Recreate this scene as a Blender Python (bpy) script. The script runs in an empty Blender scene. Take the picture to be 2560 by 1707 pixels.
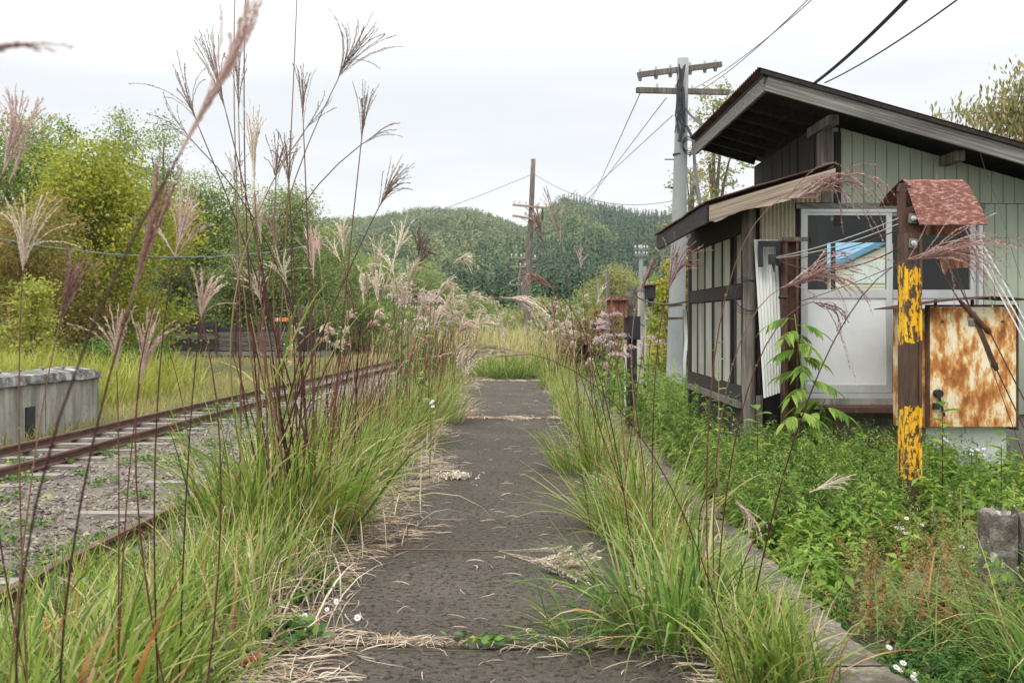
import bpy, math, random
import numpy as np
from mathutils import Vector, Matrix
R = math.radians
random.seed(7); rng = np.random.default_rng(11)
S = bpy.context.scene; COL = S.collection
# ---------------------------------------------------------------- camera, sky, sun, exposure
cam = bpy.data.cameras.new("camera"); cam_o = bpy.data.objects.new("camera", cam); COL.objects.link(cam_o)
cam_o.location = (0, 0, 1.4); cam_o.rotation_euler = (R(90), 0, 0)
cam.sensor_width = 36; cam.lens = 35; cam.shift_y = -53/2560; cam.clip_start = 0.05; cam.clip_end = 4000
cam.dof.use_dof = True; cam.dof.focus_distance = 8.0; cam.dof.aperture_fstop = 6.3
S.camera = cam_o
W = bpy.data.worlds.new("World"); S.world = W; W.use_nodes = True
wn = W.node_tree.nodes; wl = W.node_tree.links; wn.clear()
wo = wn.new('ShaderNodeOutputWorld'); bg = wn.new('ShaderNodeBackground'); wl.new(bg.outputs[0], wo.inputs[0])
SUN_EL, SUN_ROT = R(55), R(150)
sky = wn.new('ShaderNodeTexSky'); sky.sky_type = 'NISHITA'; sky.sun_disc = False
sky.sun_elevation = SUN_EL; sky.sun_rotation = SUN_ROT
tc = wn.new('ShaderNodeTexCoord'); sp = wn.new('ShaderNodeSeparateXYZ'); wl.new(tc.outputs['Generated'], sp.inputs[0])
mp = wn.new('ShaderNodeMapping'); mp.inputs['Scale'].default_value = (1.5, 1.5, 11.0); wl.new(tc.outputs['Generated'], mp.inputs[0])
nz = wn.new('ShaderNodeTexNoise'); nz.inputs['Scale'].default_value = 1.6; nz.inputs['Detail'].default_value = 5; wl.new(mp.outputs[0], nz.inputs[0])
cr = wn.new('ShaderNodeValToRGB'); wl.new(nz.outputs[0], cr.inputs[0])
cr.color_ramp.elements[0].position = .38; cr.color_ramp.elements[0].color = (.87, .895, .92, 1)
cr.color_ramp.elements[1].position = .62; cr.color_ramp.elements[1].color = (1, 1, 1, 1)
# an overcast dome is brighter towards the zenith
mr = wn.new('ShaderNodeMapRange'); mr.inputs['From Min'].default_value = .22; mr.inputs['From Max'].default_value = 1.0
mr.inputs['To Min'].default_value = .70; mr.inputs['To Max'].default_value = 2.6; wl.new(sp.outputs[2], mr.inputs[0])
vm = wn.new('ShaderNodeVectorMath'); vm.operation = 'SCALE'; wl.new(cr.outputs[0], vm.inputs[0]); wl.new(mr.outputs[0], vm.inputs['Scale'])
sk = wn.new('ShaderNodeVectorMath'); sk.operation = 'SCALE'; sk.inputs['Scale'].default_value = .1; wl.new(sky.outputs[0], sk.inputs[0])
mx = wn.new('ShaderNodeMix'); mx.data_type = 'RGBA'; mx.inputs[0].default_value = .92
wl.new(sk.outputs[0], mx.inputs[6]); wl.new(vm.outputs[0], mx.inputs[7]); wl.new(mx.outputs[2], bg.inputs[0]); bg.inputs[1].default_value = 1.0
sun = bpy.data.lights.new("sun", 'SUN'); sun.energy = 1.2; sun.angle = R(14); sun.color = (1, .96, .9)
sun_o = bpy.data.objects.new("sun", sun); COL.objects.link(sun_o); sun_o.rotation_euler = (R(38), 0, R(-35))
S.view_settings.view_transform = 'Standard'; S.view_settings.look = 'None'; S.view_settings.exposure = .58; S.view_settings.gamma = 1
S.view_settings.use_curve_mapping = False
S.cycles.max_bounces = 5; S.cycles.diffuse_bounces = 3; S.cycles.transparent_max_bounces = 6; S.cycles.use_denoising = True
# ---------------------------------------------------------------- helpers
F = 2287.0   # one photo-width unit: px of a 2352 px wide copy
def P(dx, dy, Y): return np.array([(dx-1176)/F*Y, Y, 1.4-(dy-735)/F*Y])
def tag(o, label=None, cat=None, group=None, kind=None):
    if label: o['label'] = label
    if cat: o['category'] = cat
    if group: o['group'] = group
    if kind: o['kind'] = kind
    return o
def empty(name, loc=(0, 0, 0), label=None, cat=None, group=None):
    o = bpy.data.objects.new(name, None); COL.objects.link(o); o.location = loc; o.empty_display_size = .1
    return tag(o, label, cat, group)
class MB:
    """collects vertices and faces; build() links them as one mesh object"""
    def __init__(s): s.v = []; s.f = []; s.t = []; s.n = 0
    def add(s, v, f, t=None):
        v = np.asarray(v, float).reshape(-1, 3); f = np.asarray(f, np.int64)
        s.v.append(v); s.f.append(f + s.n); s.n += len(v)
        if t is None: t = rng.random()
        s.t.append(np.full(len(v), t) if np.isscalar(t) else np.asarray(t, float))
        return s
    def box(s, x0, x1, y0, y1, z0, z1, t=None):
        v = [(x0,y0,z0),(x1,y0,z0),(x1,y1,z0),(x0,y1,z0),(x0,y0,z1),(x1,y0,z1),(x1,y1,z1),(x0,y1,z1)]
        return s.add(v, [(0,3,2,1),(4,5,6,7),(0,1,5,4),(1,2,6,5),(2,3,7,6),(3,0,4,7)], t)
    def bar(s, a, b, w, h, up=(0, 0, 1), t=None, w2=None, h2=None):
        a = Vector(a); b = Vector(b); d = (b-a).normalized(); u = Vector(up)
        sd = d.cross(u)
        if sd.length < 1e-4: sd = d.cross(Vector((0, 1, 0)))
        sd.normalize(); u = sd.cross(d); w2 = w2 or w; h2 = h2 or h
        v = [a+sd*(-w/2)+u*(-h/2), a+sd*(w/2)+u*(-h/2), a+sd*(w/2)+u*(h/2), a+sd*(-w/2)+u*(h/2),
             b+sd*(-w2/2)+u*(-h2/2), b+sd*(w2/2)+u*(-h2/2), b+sd*(w2/2)+u*(h2/2), b+sd*(-w2/2)+u*(h2/2)]
        return s.add([tuple(p) for p in v], [(0,1,2,3),(7,6,5,4),(0,4,5,1),(1,5,6,2),(2,6,7,3),(3,7,4,0)], t)
    def tube(s, pts, r, n=6, t=None, cap=True):
        pts = np.asarray(pts, float); k = len(pts); r = np.broadcast_to(np.asarray(r, float), (k,))
        tg = np.gradient(pts, axis=0); tg /= np.linalg.norm(tg, axis=1)[:, None] + 1e-12
        ref = np.array([0, 0, 1.]) if abs(tg[:, 2]).mean() < .8 else np.array([0, 1., 0])
        sd = np.cross(tg, ref); sd /= np.linalg.norm(sd, axis=1)[:, None] + 1e-12; u = np.cross(sd, tg)
        a = np.arange(n)*2*np.pi/n
        v = pts[:, None] + r[:, None, None]*(np.cos(a)[None, :, None]*sd[:, None] + np.sin(a)[None, :, None]*u[:, None])
        i = np.arange(k-1)[:, None]*n; j = np.arange(n)[None]; jn = (j+1) % n
        f = np.stack([i+j, i+jn, i+n+jn, i+n+j], -1).reshape(-1, 4)
        s.add(v.reshape(-1, 3), f, t)
        if cap and n > 3:
            b = s.n-k*n
            for o, rev in ((0, 0), ((k-1)*n, 1)):
                ring = np.arange(n)+o+b
                if n == 4: s.f.append(ring[None])
                else:
                    s.v.append(pts[0 if o == 0 else -1][None]); s.t.append(np.array([.5])); c = s.n; s.n += 1
                    s.f.append(np.stack([ring, np.roll(ring, -1), np.full(n, c)], -1))
        return s
    def tubes(s, pl, r, n=3, t=None):
        """pl (m,k,3) polylines, r (m,k) or scalar"""
        m, k, _ = pl.shape; r = np.broadcast_to(np.asarray(r, float), (m, k))
        tg = np.gradient(pl, axis=1); tg /= np.linalg.norm(tg, axis=2)[..., None] + 1e-12
        ref = np.where(np.abs(tg[..., 2:3]) < .85, np.array([0, 0, 1.]), np.array([1., 0, 0]))
        sd = np.cross(tg, ref); sd /= np.linalg.norm(sd, axis=2)[..., None] + 1e-12; u = np.cross(sd, tg)
        a = np.arange(n)*2*np.pi/n
        v = pl[:, :, None] + r[..., None, None]*(np.cos(a)[None, None, :, None]*sd[:, :, None]+np.sin(a)[None, None, :, None]*u[:, :, None])
        q = np.arange(m)[:, None, None]*k*n; i = np.arange(k-1)[None, :, None]*n; j = np.arange(n)[None, None]; jn = (j+1) % n
        f = np.stack([q+i+j, q+i+jn, q+i+n+jn, q+i+n+j], -1).reshape(-1, 4)
        tt = rng.random(m) if t is None else np.broadcast_to(t, (m,))
        return s.add(v.reshape(-1, 3), f, np.repeat(tt, k*n))
    def ribbons(s, pl, w, side=None, t=None, fold=0):
        """pl (m,k,3), w (m,k): flat strips"""
        m, k, _ = pl.shape
        if side is None:
            tg = pl[:, -1]-pl[:, 0]; side = np.cross(tg, np.array([0, 0, 1.]))
            side += rng.normal(0, .3, side.shape)*np.linalg.norm(tg, axis=1)[:, None]
            side /= np.linalg.norm(side, axis=1)[:, None] + 1e-9
        off = side[:, None]*w[..., None]*.5
        v = np.stack([pl-off, pl+off], 2).reshape(-1, 3)
        q = np.arange(m)[:, None]*k*2; i = np.arange(k-1)[None]*2
        f = np.stack([q+i, q+i+1, q+i+3, q+i+2], -1).reshape(-1, 4)
        tt = rng.random(m) if t is None else np.broadcast_to(t, (m,))
        return s.add(v, f, np.repeat(tt, k*2))
    def leaves(s, c, size, t=None, flat=.0, aspect=.55):
        """kite leaves at centres c, random facing (flat=1 lies level)"""
        m = len(c); size = np.broadcast_to(size, (m,))
        a = rng.normal(size=(m, 3)); a[:, 2] *= (1-flat*.8); a /= np.linalg.norm(a, axis=1)[:, None]
        b = rng.normal(size=(m, 3)); b[:, 2] *= (1-flat*.8); b -= (b*a).sum(1)[:, None]*a; b /= np.linalg.norm(b, axis=1)[:, None]
        L = size[:, None]*.5; wd = L*aspect
        v = np.stack([c-a*L, c+b*wd, c+a*L, c-b*wd], 1).reshape(-1, 3)
        f = np.arange(m)[:, None]*4+np.arange(4)[None]
        tt = rng.random(m) if t is None else np.broadcast_to(t, (m,))
        return s.add(v, f, np.repeat(tt, 4))
    def grid(s, X, Y, Z, t=None):
        a, b = X.shape; v = np.stack([X, Y, Z], -1).reshape(-1, 3)
        i = np.arange(a-1)[:, None]*b; j = np.arange(b-1)[None]
        f = np.stack([i+j, i+j+1, i+b+j+1, i+b+j], -1).reshape(-1, 4)
        return s.add(v, f, .5 if t is None else t)
    def build(s, name, mat, parent=None, smooth=False, origin=None):
        me = bpy.data.meshes.new(name)
        v = np.concatenate(s.v); tt = np.concatenate(s.t)
        if origin is not None: v = v-np.asarray(origin)
        cnt = np.concatenate([np.full(len(f), f.shape[1]) for f in s.f]); li = np.concatenate([f.reshape(-1) for f in s.f])
        me.vertices.add(len(v)); me.vertices.foreach_set('co', v.astype(np.float32).ravel())
        me.loops.add(len(li)); me.loops.foreach_set('vertex_index', li.astype(np.int32))
        me.polygons.add(len(cnt)); me.polygons.foreach_set('loop_start', np.concatenate([[0], np.cumsum(cnt)[:-1]]).astype(np.int32))
        me.polygons.foreach_set('loop_total', cnt.astype(np.int32))
        me.polygons.foreach_set('use_smooth', np.full(len(cnt), bool(smooth)))
        me.update(calc_edges=True)
        at = me.attributes.new('tint', 'FLOAT', 'POINT'); at.data.foreach_set('value', tt.astype(np.float32))
        me.materials.append(mat); o = bpy.data.objects.new(name, me); COL.objects.link(o)
        if origin is not None: o.location = origin
        if parent: o.parent = parent
        return o
def part(name, mb, mat, parent, smooth=False):
    """child mesh given in world coordinates under an Empty standing at parent.location"""
    loc = np.array(parent.location); q = parent.parent
    while q: loc = loc+np.array(q.location); q = q.parent
    for i in range(len(mb.v)): mb.v[i] = mb.v[i]-loc
    return mb.build(name, mat, parent, smooth)
def copy_tree(o, parent=None):
    c = o.copy(); COL.objects.link(c)
    if parent: c.parent = parent
    for ch in list(o.children): copy_tree(ch, c)
    return c
# ---------------------------------------------------------------- materials
def ramp(nt, fac, cols, interp='LINEAR'):
    r = nt.nodes.new('ShaderNodeValToRGB'); r.color_ramp.interpolation = interp; e = r.color_ramp.elements
    while len(e) > 1: e.remove(e[-1])
    e[0].position = cols[0][0]; e[0].color = (*cols[0][1], 1)
    for p, c in cols[1:]: x = e.new(p); x.color = (*c, 1)
    nt.links.new(fac, r.inputs[0]); return r.outputs[0]
GRAIN = 0.0
def noise(nt, scale, stretch=(1, 1, 1), detail=5, rough=.6, kind='noise', loc=(0, 0, 0)):
    tc = nt.nodes.new('ShaderNodeTexCoord'); m = nt.nodes.new('ShaderNodeMapping'); m.inputs['Scale'].default_value = stretch; m.inputs['Location'].default_value = loc
    if GRAIN:
        vr = nt.nodes.new('ShaderNodeVectorRotate'); vr.rotation_type = 'Y_AXIS'; vr.inputs['Angle'].default_value = GRAIN; nt.links.new(tc.outputs['Object'], vr.inputs['Vector']); nt.links.new(vr.outputs[0], m.inputs[0])
    else: nt.links.new(tc.outputs['Object'], m.inputs[0])
    if kind == 'noise':
        n = nt.nodes.new('ShaderNodeTexNoise'); n.inputs['Detail'].default_value = detail; n.inputs['Roughness'].default_value = rough
    else: n = nt.nodes.new('ShaderNodeTexVoronoi')
    n.inputs['Scale'].default_value = scale; nt.links.new(m.outputs[0], n.inputs['Vector']); return n.outputs[0]
def math_(nt, op, a, b=None, c=None):
    n = nt.nodes.new('ShaderNodeMath'); n.operation = op
    for i, x in enumerate((a, b, c)):
        if x is None: continue
        if isinstance(x, (int, float)): n.inputs[i].default_value = x
        else: nt.links.new(x, n.inputs[i])
    return n.outputs[0]
def mixc(nt, f, a, b):
    n = nt.nodes.new('ShaderNodeMix'); n.data_type = 'RGBA'
    for i, x in ((0, f), (6, a), (7, b)):
        if isinstance(x, (int, float)): n.inputs[i].default_value = x
        elif isinstance(x, tuple): n.inputs[i].default_value = (*x, 1)
        else: nt.links.new(x, n.inputs[i])
    return n.outputs[2]
def base(name, rough=.8, metal=0):
    m = bpy.data.materials.new(name); m.use_nodes = True; nt = m.node_tree; b = nt.nodes['Principled BSDF']
    b.inputs['Roughness'].default_value = rough; b.inputs['Metallic'].default_value = metal; b.inputs['Specular IOR Level'].default_value = .35
    return m, nt, b
def bump(nt, b, h, strength, dist=.01):
    n = nt.nodes.new('ShaderNodeBump'); n.inputs['Strength'].default_value = strength; n.inputs['Distance'].default_value = dist
    nt.links.new(h, n.inputs['Height']); nt.links.new(n.outputs[0], b.inputs['Normal'])
def leafmat(name, cols, transl=.42, rough=.55, var=.18):
    m, nt, b = base(name, rough); at = nt.nodes.new('ShaderNodeAttribute'); at.attribute_name = 'tint'
    n = noise(nt, 3.0, detail=2); f = math_(nt, 'ADD', at.outputs['Fac'], math_(nt, 'MULTIPLY', math_(nt, 'SUBTRACT', n, .5), var*2))
    c = ramp(nt, f, cols); nt.links.new(c, b.inputs['Base Color']); b.inputs['Specular IOR Level'].default_value = .25
    if transl:
        tr = nt.nodes.new('ShaderNodeBsdfTranslucent'); nt.links.new(c, tr.inputs[0]); ms = nt.nodes.new('ShaderNodeMixShader'); ms.inputs[0].default_value = transl
        o = nt.nodes['Material Output']; nt.links.new(b.outputs[0], ms.inputs[1]); nt.links.new(tr.outputs[0], ms.inputs[2]); nt.links.new(ms.outputs[0], o.inputs[0])
    return m
def surf(name, cols, scale=6, stretch=(1, 1, 1), rough=.85, bmp=.3, bscale=60, metal=0, tintamt=.0, bstretch=None, detail=6, dist=.01, dirt=None):
    m, nt, b = base(name, rough, metal); n = noise(nt, scale, stretch, detail)
    if tintamt:
        at = nt.nodes.new('ShaderNodeAttribute'); at.attribute_name = 'tint'
        n = math_(nt, 'ADD', n, math_(nt, 'MULTIPLY', math_(nt, 'SUBTRACT', at.outputs['Fac'], .5), tintamt))
    c = ramp(nt, n, cols)
    if dirt:  # (scale, lo, hi, colour): patches of another colour
        d = ramp(nt, noise(nt, dirt[0], (1, 1, 1), 8, .7, loc=(3, 7, 1)), [(dirt[1], (0, 0, 0)), (dirt[2], (1, 1, 1))])
        c = mixc(nt, d, c, dirt[3])
    nt.links.new(c, b.inputs['Base Color'])
    if bmp: bump(nt, b, noise(nt, bscale, bstretch or stretch, 6), bmp, dist)
    return m
G = {}
G['grass'] = leafmat('grass_blade', [(0, (.07, .13, .02)), (.25, (.14, .22, .035)), (.5, (.24, .33, .05)), (.74, (.33, .40, .09)), (.84, (.46, .42, .19)), (.92, (.54, .44, .27)), (.97, (.50, .22, .06)), (1, (.24, .08, .06))])
G['grass_blue'] = leafmat('grass_blade_cool', [(0, (.06, .13, .03)), (.4, (.14, .26, .045)), (.75, (.25, .37, .075)), (.9, (.42, .41, .17)), (.96, (.56, .44, .26)), (1, (.50, .28, .10))])
G['field'] = leafmat('field_grass', [(0, (.17, .19, .045)), (.35, (.27, .27, .075)), (.7, (.38, .34, .11)), (1, (.42, .31, .16))])
G['yellowgrass'] = leafmat('yellow_grass', [(0, (.22, .26, .04)), (.5, (.35, .37, .06)), (1, (.45, .42, .12))])
G['straw'] = leafmat('dry_grass', [(0, (.22, .15, .10)), (.4, (.42, .33, .23)), (.8, (.58, .50, .38)), (1, (.48, .30, .18))], transl=.15)
G['herb'] = leafmat('herb_leaf', [(0, (.05, .12, .025)), (.35, (.13, .23, .045)), (.7, (.27, .37, .075)), (1, (.44, .46, .13))])
G['herb_pale'] = leafmat('mugwort_leaf', [(0, (.13, .20, .07)), (.5, (.26, .34, .13)), (1, (.42, .45, .20))])
G['herb_red'] = leafmat('reddening_leaf', [(0, (.20, .24, .05)), (.35, (.34, .28, .09)), (.6, (.42, .24, .11)), (.85, (.48, .22, .14)), (1, (.40, .36, .10))])
G['bright'] = leafmat('bright_leaf', [(0, (.10, .20, .03)), (.5, (.20, .33, .05)), (1, (.36, .45, .09))])
G['ferny'] = leafmat('ferny_leaf', [(0, (.07, .15, .03)), (.5, (.13, .24, .05)), (1, (.22, .33, .08))])
G['clover'] = leafmat('ground_leaf', [(0, (.04, .11, .03)), (.6, (.10, .20, .04)), (.95, (.2, .3, .06)), (1, (.6, .5, .05))])
G['tree_a'] = leafmat('tree_leaf', [(0, (.09, .15, .035)), (.45, (.20, .28, .065)), (1, (.37, .43, .13))])
G['tree_y'] = leafmat('yellowing_tree_leaf', [(0, (.14, .19, .025)), (.4, (.27, .32, .04)), (.75, (.43, .42, .05)), (1, (.58, .44, .04))])
G['tree_g'] = leafmat('grey_green_leaf', [(0, (.12, .17, .05)), (.5, (.225, .285, .09)), (1, (.38, .42, .16))])
G['tree_p'] = leafmat('pale_tree_leaf', [(0, (.18, .21, .06)), (.5, (.30, .31, .11)), (1, (.45, .38, .17))])
G['tree_o'] = leafmat('autumn_leaf', [(0, (.13, .15, .03)), (.5, (.26, .22, .06)), (.85, (.34, .22, .09)), (1, (.50, .22, .08))])
G['shrub_r'] = leafmat('dull_red_leaf', [(0, (.13, .16, .05)), (.45, (.20, .15, .08)), (.8, (.27, .14, .10)), (1, (.36, .24, .17))])
G['tree_d'] = leafmat('drooping_leaf', [(0, (.12, .14, .05)), (.5, (.24, .25, .09)), (.85, (.36, .33, .13)), (.96, (.45, .25, .12)), (1, (.5, .24, .14))])
G['hillb'] = leafmat('hill_leaf', [(0, (.04, .08, .027)), (.5, (.115, .17, .050)), (.85, (.21, .25, .075)), (1, (.32, .27, .10))], transl=.15, var=.1)
G['hillc'] = leafmat('hill_needles', [(0, (.016, .045, .018)), (.5, (.040, .088, .030)), (1, (.10, .165, .05))], transl=.1, var=.1)
G['stem'] = leafmat('grass_stem', [(0, (.05, .018, .020)), (.45, (.11, .035, .035)), (.75, (.17, .09, .055)), (1, (.26, .19, .09))], transl=0, rough=.45)
G['stem_brown'] = leafmat('brown_stem', [(0, (.10, .055, .045)), (1, (.2, .13, .10))], transl=0, rough=.6)
G['pl_cream'] = leafmat('cream_plume', [(0, (.50, .41, .31)), (.5, (.70, .61, .48)), (1, (.84, .78, .66))], transl=.3)
G['pl_pink'] = leafmat('pink_plume', [(0, (.48, .31, .26)), (.5, (.66, .50, .43)), (1, (.82, .70, .62))], transl=.3)
G['pl_rose'] = leafmat('rose_plume', [(0, (.28, .15, .13)), (.5, (.46, .30, .26)), (1, (.66, .50, .43))], transl=.3)
G['pl_dark'] = leafmat('dark_plume', [(0, (.15, .10, .08)), (.5, (.33, .25, .20)), (1, (.60, .51, .41))], transl=.2)
G['pl_red'] = leafmat('purple_plume', [(0, (.16, .07, .07)), (.5, (.30, .16, .14)), (1, (.50, .32, .27))], transl=.25)
G['pinkflower'] = leafmat('pink_flower', [(0, (.36, .22, .23)), (.5, (.56, .42, .42)), (1, (.74, .64, .62))])
G['petal'] = leafmat('white_petal', [(0, (.62, .55, .75)), (1, (.85, .82, .88))], transl=.2)
G['eye'] = leafmat('flower_centre', [(0, (.7, .42, .03)), (1, (.8, .55, .05))], transl=0)
G['bark'] = surf('bark', [(.3, (.06, .045, .035)), (.7, (.19, .155, .12))], 9, (1, 1, .2), bmp=.6, bscale=30)
G['asphalt'] = surf('worn_asphalt', [(.30, (.014, .012, .010)), (.41, (.038, .032, .026)), (.54, (.066, .056, .046)), (.72, (.115, .098, .082))], 20, bmp=1, bscale=42, detail=12, dist=.03, rough=.95, dirt=(1.6, .46, .72, (.105, .088, .068)))
def asphalt():
    m, nt, b = base('pitted_asphalt', .95)
    big = noise(nt, 1.3, detail=4); c = ramp(nt, noise(nt, 30, detail=8, rough=.7), [(.3, (.036, .028, .021)), (.5, (.060, .048, .036)), (.7, (.095, .078, .060))])
    c = mixc(nt, ramp(nt, big, [(.45, (0, 0, 0)), (.7, (.55, .55, .55))]), c, (.105, .088, .070))
    pit = ramp(nt, noise(nt, 30, detail=5, rough=.65, loc=(4, 1, 2)), [(.35, (.85, .85, .85)), (.44, (0, 0, 0))]); c = mixc(nt, pit, c, (.018, .015, .012))
    gr = ramp(nt, noise(nt, 90, detail=3), [(.63, (0, 0, 0)), (.68, (1, 1, 1))]); c = mixc(nt, math_(nt, 'MULTIPLY', gr, .6), c, (.19, .17, .14))
    nt.links.new(c, b.inputs['Base Color']); bump(nt, b, math_(nt, 'ADD', noise(nt, 70, detail=5), math_(nt, 'MULTIPLY', pit, -1.2)), 1, .012); return m
G['asphalt'] = asphalt()
G['coping'] = surf('lichened_concrete', [(.3, (.065, .052, .040)), (.5, (.145, .122, .097)), (.7, (.27, .238, .195))], 34, bmp=.8, bscale=60, detail=9, dist=.012, rough=.95, dirt=(4.5, .48, .62, (.07, .055, .04)))
G['concrete'] = surf('old_concrete', [(.3, (.12, .115, .095)), (.5, (.26, .245, .205)), (.7, (.40, .38, .32))], 4, (1.5, 1.5, .2), bmp=.35, bscale=30, dirt=(9, .55, .7, (.13, .13, .11)))
G['lip'] = surf('crumbled_concrete', [(.36, (.06, .06, .052)), (.5, (.19, .185, .165)), (.64, (.44, .42, .38))], 5, bmp=1, bscale=22, dist=.05, detail=9)
G['stubc'] = surf('flaked_brown_concrete', [(.3, (.07, .055, .04)), (.5, (.15, .13, .105)), (.62, (.26, .24, .21))], 8, bmp=1, bscale=30, dist=.03, detail=9, dirt=(9, .60, .64, (.55, .53, .48)))
G['polecon'] = surf('pole_concrete', [(.3, (.21, .225, .22)), (.7, (.31, .325, .315))], 3, (1, 1, .3), bmp=.15, bscale=40, dirt=(1.2, .56, .75, (.24, .19, .11)))
G['gravel'] = surf('gravel_ground', [(.3, (.06, .048, .038)), (.5, (.13, .11, .088)), (.7, (.23, .20, .165))], 26, bmp=1, bscale=22, detail=8, dist=.03, dirt=(1.1, .58, .68, (.26, .27, .07)))
G['stone'] = surf('ballast_stone', [(.2, (.06, .045, .034)), (.5, (.16, .125, .097)), (.8, (.31, .265, .215))], 12, bmp=.4, bscale=60, tintamt=.9)
G['soil'] = surf('soil', [(.3, (.05, .045, .028)), (.6, (.11, .10, .05)), (.8, (.17, .15, .08))], 3, bmp=.6, bscale=20, dist=.03)
G['hillsoil'] = surf('hill_ground', [(.3, (.03, .05, .02)), (.7, (.07, .10, .035))], .02, bmp=0)
G['rail'] = surf('rusty_rail', [(.3, (.055, .030, .022)), (.6, (.12, .062, .044)), (.8, (.21, .12, .085))], 5, (3, .6, 3), bmp=.4, bscale=50, rough=.75)
G['sleeper'] = surf('grey_sleeper', [(.3, (.10, .085, .07)), (.55, (.24, .215, .185)), (.8, (.42, .39, .345))], 9, (.4, 4, 4), bmp=.6, bscale=20)
G['wood_grey'] = surf('weathered_wood', [(.28, (.05, .04, .033)), (.5, (.135, .115, .097)), (.72, (.27, .24, .205))], 7, (4, 4, .35), bmp=.6, bscale=18)
GRAIN = -math.atan(.285)
G['wood_greyx'] = surf('weathered_board', [(.28, (.045, .041, .037)), (.5, (.145, .135, .122)), (.72, (.30, .285, .262))], 12, (.12, 4, 4.5), bmp=.6, bscale=14)
GRAIN = math.atan(.296)
G['wood_pale'] = surf('split_pale_board', [(.25, (.06, .045, .035)), (.40, (.22, .17, .125)), (.55, (.34, .275, .21)), (.8, (.45, .385, .31))], 10, (.14, 4, 4.5), bmp=.5, bscale=12, dist=.006)
GRAIN = 0.0
G['wood_dark'] = surf('blackened_wood', [(.3, (.012, .010, .009)), (.6, (.035, .028, .024)), (.85, (.09, .07, .055))], 7, (5, 5, .35), bmp=.6, bscale=18)
G['wood_darky'] = surf('blackened_rafter', [(.3, (.010, .009, .008)), (.6, (.03, .025, .021)), (.85, (.08, .065, .05))], 7, (4, .4, 5), bmp=.6, bscale=18)
G['interior'] = surf('shade_toned_interior', [(.3, (.008, .007, .006)), (.7, (.02, .017, .015))], 3, bmp=0)  # near-black colour carries the shade of the unlit inside, so windows look dark
G['siding'] = surf('sage_metal_siding', [(.25, (.25, .29, .225)), (.5, (.33, .375, .295)), (.75, (.39, .435, .35))], 1.6, (2.5, 2.5, .4), rough=.5, bmp=.06, bscale=30, dirt=(5, .66, .78, (.20, .17, .11)))
G['corr_w'] = surf('white_corrugated', [(.3, (.58, .59, .56)), (.6, (.74, .75, .72)), (.8, (.80, .80, .77))], 5, (3, 3, .4), rough=.45, bmp=.05, dirt=(11, .66, .74, (.26, .17, .08)))
G['corr_y'] = surf('yellowed_corrugated', [(.3, (.34, .31, .21)), (.6, (.50, .47, .35)), (.8, (.58, .55, .44))], 4, (3, 3, .3), rough=.55, bmp=.05, dirt=(7, .62, .74, (.28, .18, .07)))
G['rooftin'] = surf('rusted_roof_sheet', [(.3, (.035, .022, .018)), (.55, (.09, .045, .03)), (.8, (.20, .085, .045))], 5, bmp=.4, bscale=40, rough=.8)
G['alu'] = surf('aluminium_frame', [(.3, (.40, .41, .41)), (.7, (.54, .55, .54))], 5, (1, 1, .3), rough=.42, metal=.3, bmp=.03)
G['alupanel'] = surf('dull_aluminium_panel', [(.3, (.52, .53, .53)), (.6, (.62, .63, .63)), (.8, (.68, .68, .67))], 1.3, rough=.42, metal=.0, bmp=.25, bscale=1.6, dist=.05, dirt=(6, .64, .8, (.38, .35, .30)))
G['frost'] = surf('sky_toned_frosted_glass', [(.32, (.16, .145, .12)), (.5, (.33, .315, .285)), (.68, (.50, .50, .48))], 1.6, (1, 1, .5), rough=.28, bmp=.04)  # opaque frosted glass; the reflected sky is painted into its grey-white
G['rust'] = surf('rust', [(.3, (.035, .019, .014)), (.55, (.085, .042, .028)), (.8, (.18, .085, .048))], 12, (1, 1, .4), bmp=.4, bscale=60)
G['rusttin'] = surf('flaking_red_sheet', [(.38, (.11, .036, .024)), (.54, (.18, .068, .046)), (.58, (.25, .14, .12)), (.70, (.33, .23, .21))], 27, (1, 1.3, 2.2), bmp=.3, bscale=50, detail=9, rough=.8, dirt=(4, .68, .72, (.42, .24, .13)))
G['rustbox'] = surf('streaked_rusty_box', [(.32, (.07, .025, .018)), (.5, (.20, .075, .045)), (.6, (.27, .12, .08)), (.66, (.50, .42, .30))], 11, (2.5, 2.5, .4), bmp=.5, bscale=60)
G['black'] = surf('black_paint', [(.3, (.012, .012, .014)), (.7, (.035, .036, .04))], 10, rough=.6, bmp=.2)
G['cable'] = surf('black_cable', [(.3, (.015, .016, .018)), (.7, (.04, .042, .045))], 20, rough=.5, bmp=0)
G['cable_g'] = surf('grey_wire', [(.3, (.12, .13, .13)), (.7, (.2, .21, .21))], 20, rough=.5, bmp=0)
G['cable_b'] = surf('blue_wire', [(.3, (.10, .15, .17)), (.7, (.17, .23, .25))], 2, rough=.5, bmp=0)
G['galv'] = surf('galvanised_rod', [(.3, (.38, .38, .36)), (.6, (.58, .58, .56))], 30, rough=.5, metal=.2, bmp=0)
G['steel'] = surf('grey_steel', [(.3, (.13, .13, .12)), (.7, (.24, .24, .225))], 12, rough=.6, metal=.3, bmp=.2)
G['white'] = surf('white_porcelain', [(.3, (.48, .49, .47)), (.7, (.62, .63, .60))], 5, rough=.3, bmp=0)
G['whitepaint'] = surf('pale_green_white_paint', [(.3, (.48, .53, .48)), (.7, (.62, .66, .61))], 4, rough=.6, bmp=.1)
G['orange'] = surf('orange_paint', [(.3, (.50, .14, .045)), (.7, (.62, .22, .08))], 6, rough=.5, bmp=0)
G['wagon'] = surf('wagon_planks', [(.3, (.025, .022, .02)), (.5, (.07, .06, .052)), (.75, (.145, .13, .11))], 2.4, (.5, 2, 5), bmp=.5, bscale=12, tintamt=.5)
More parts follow.
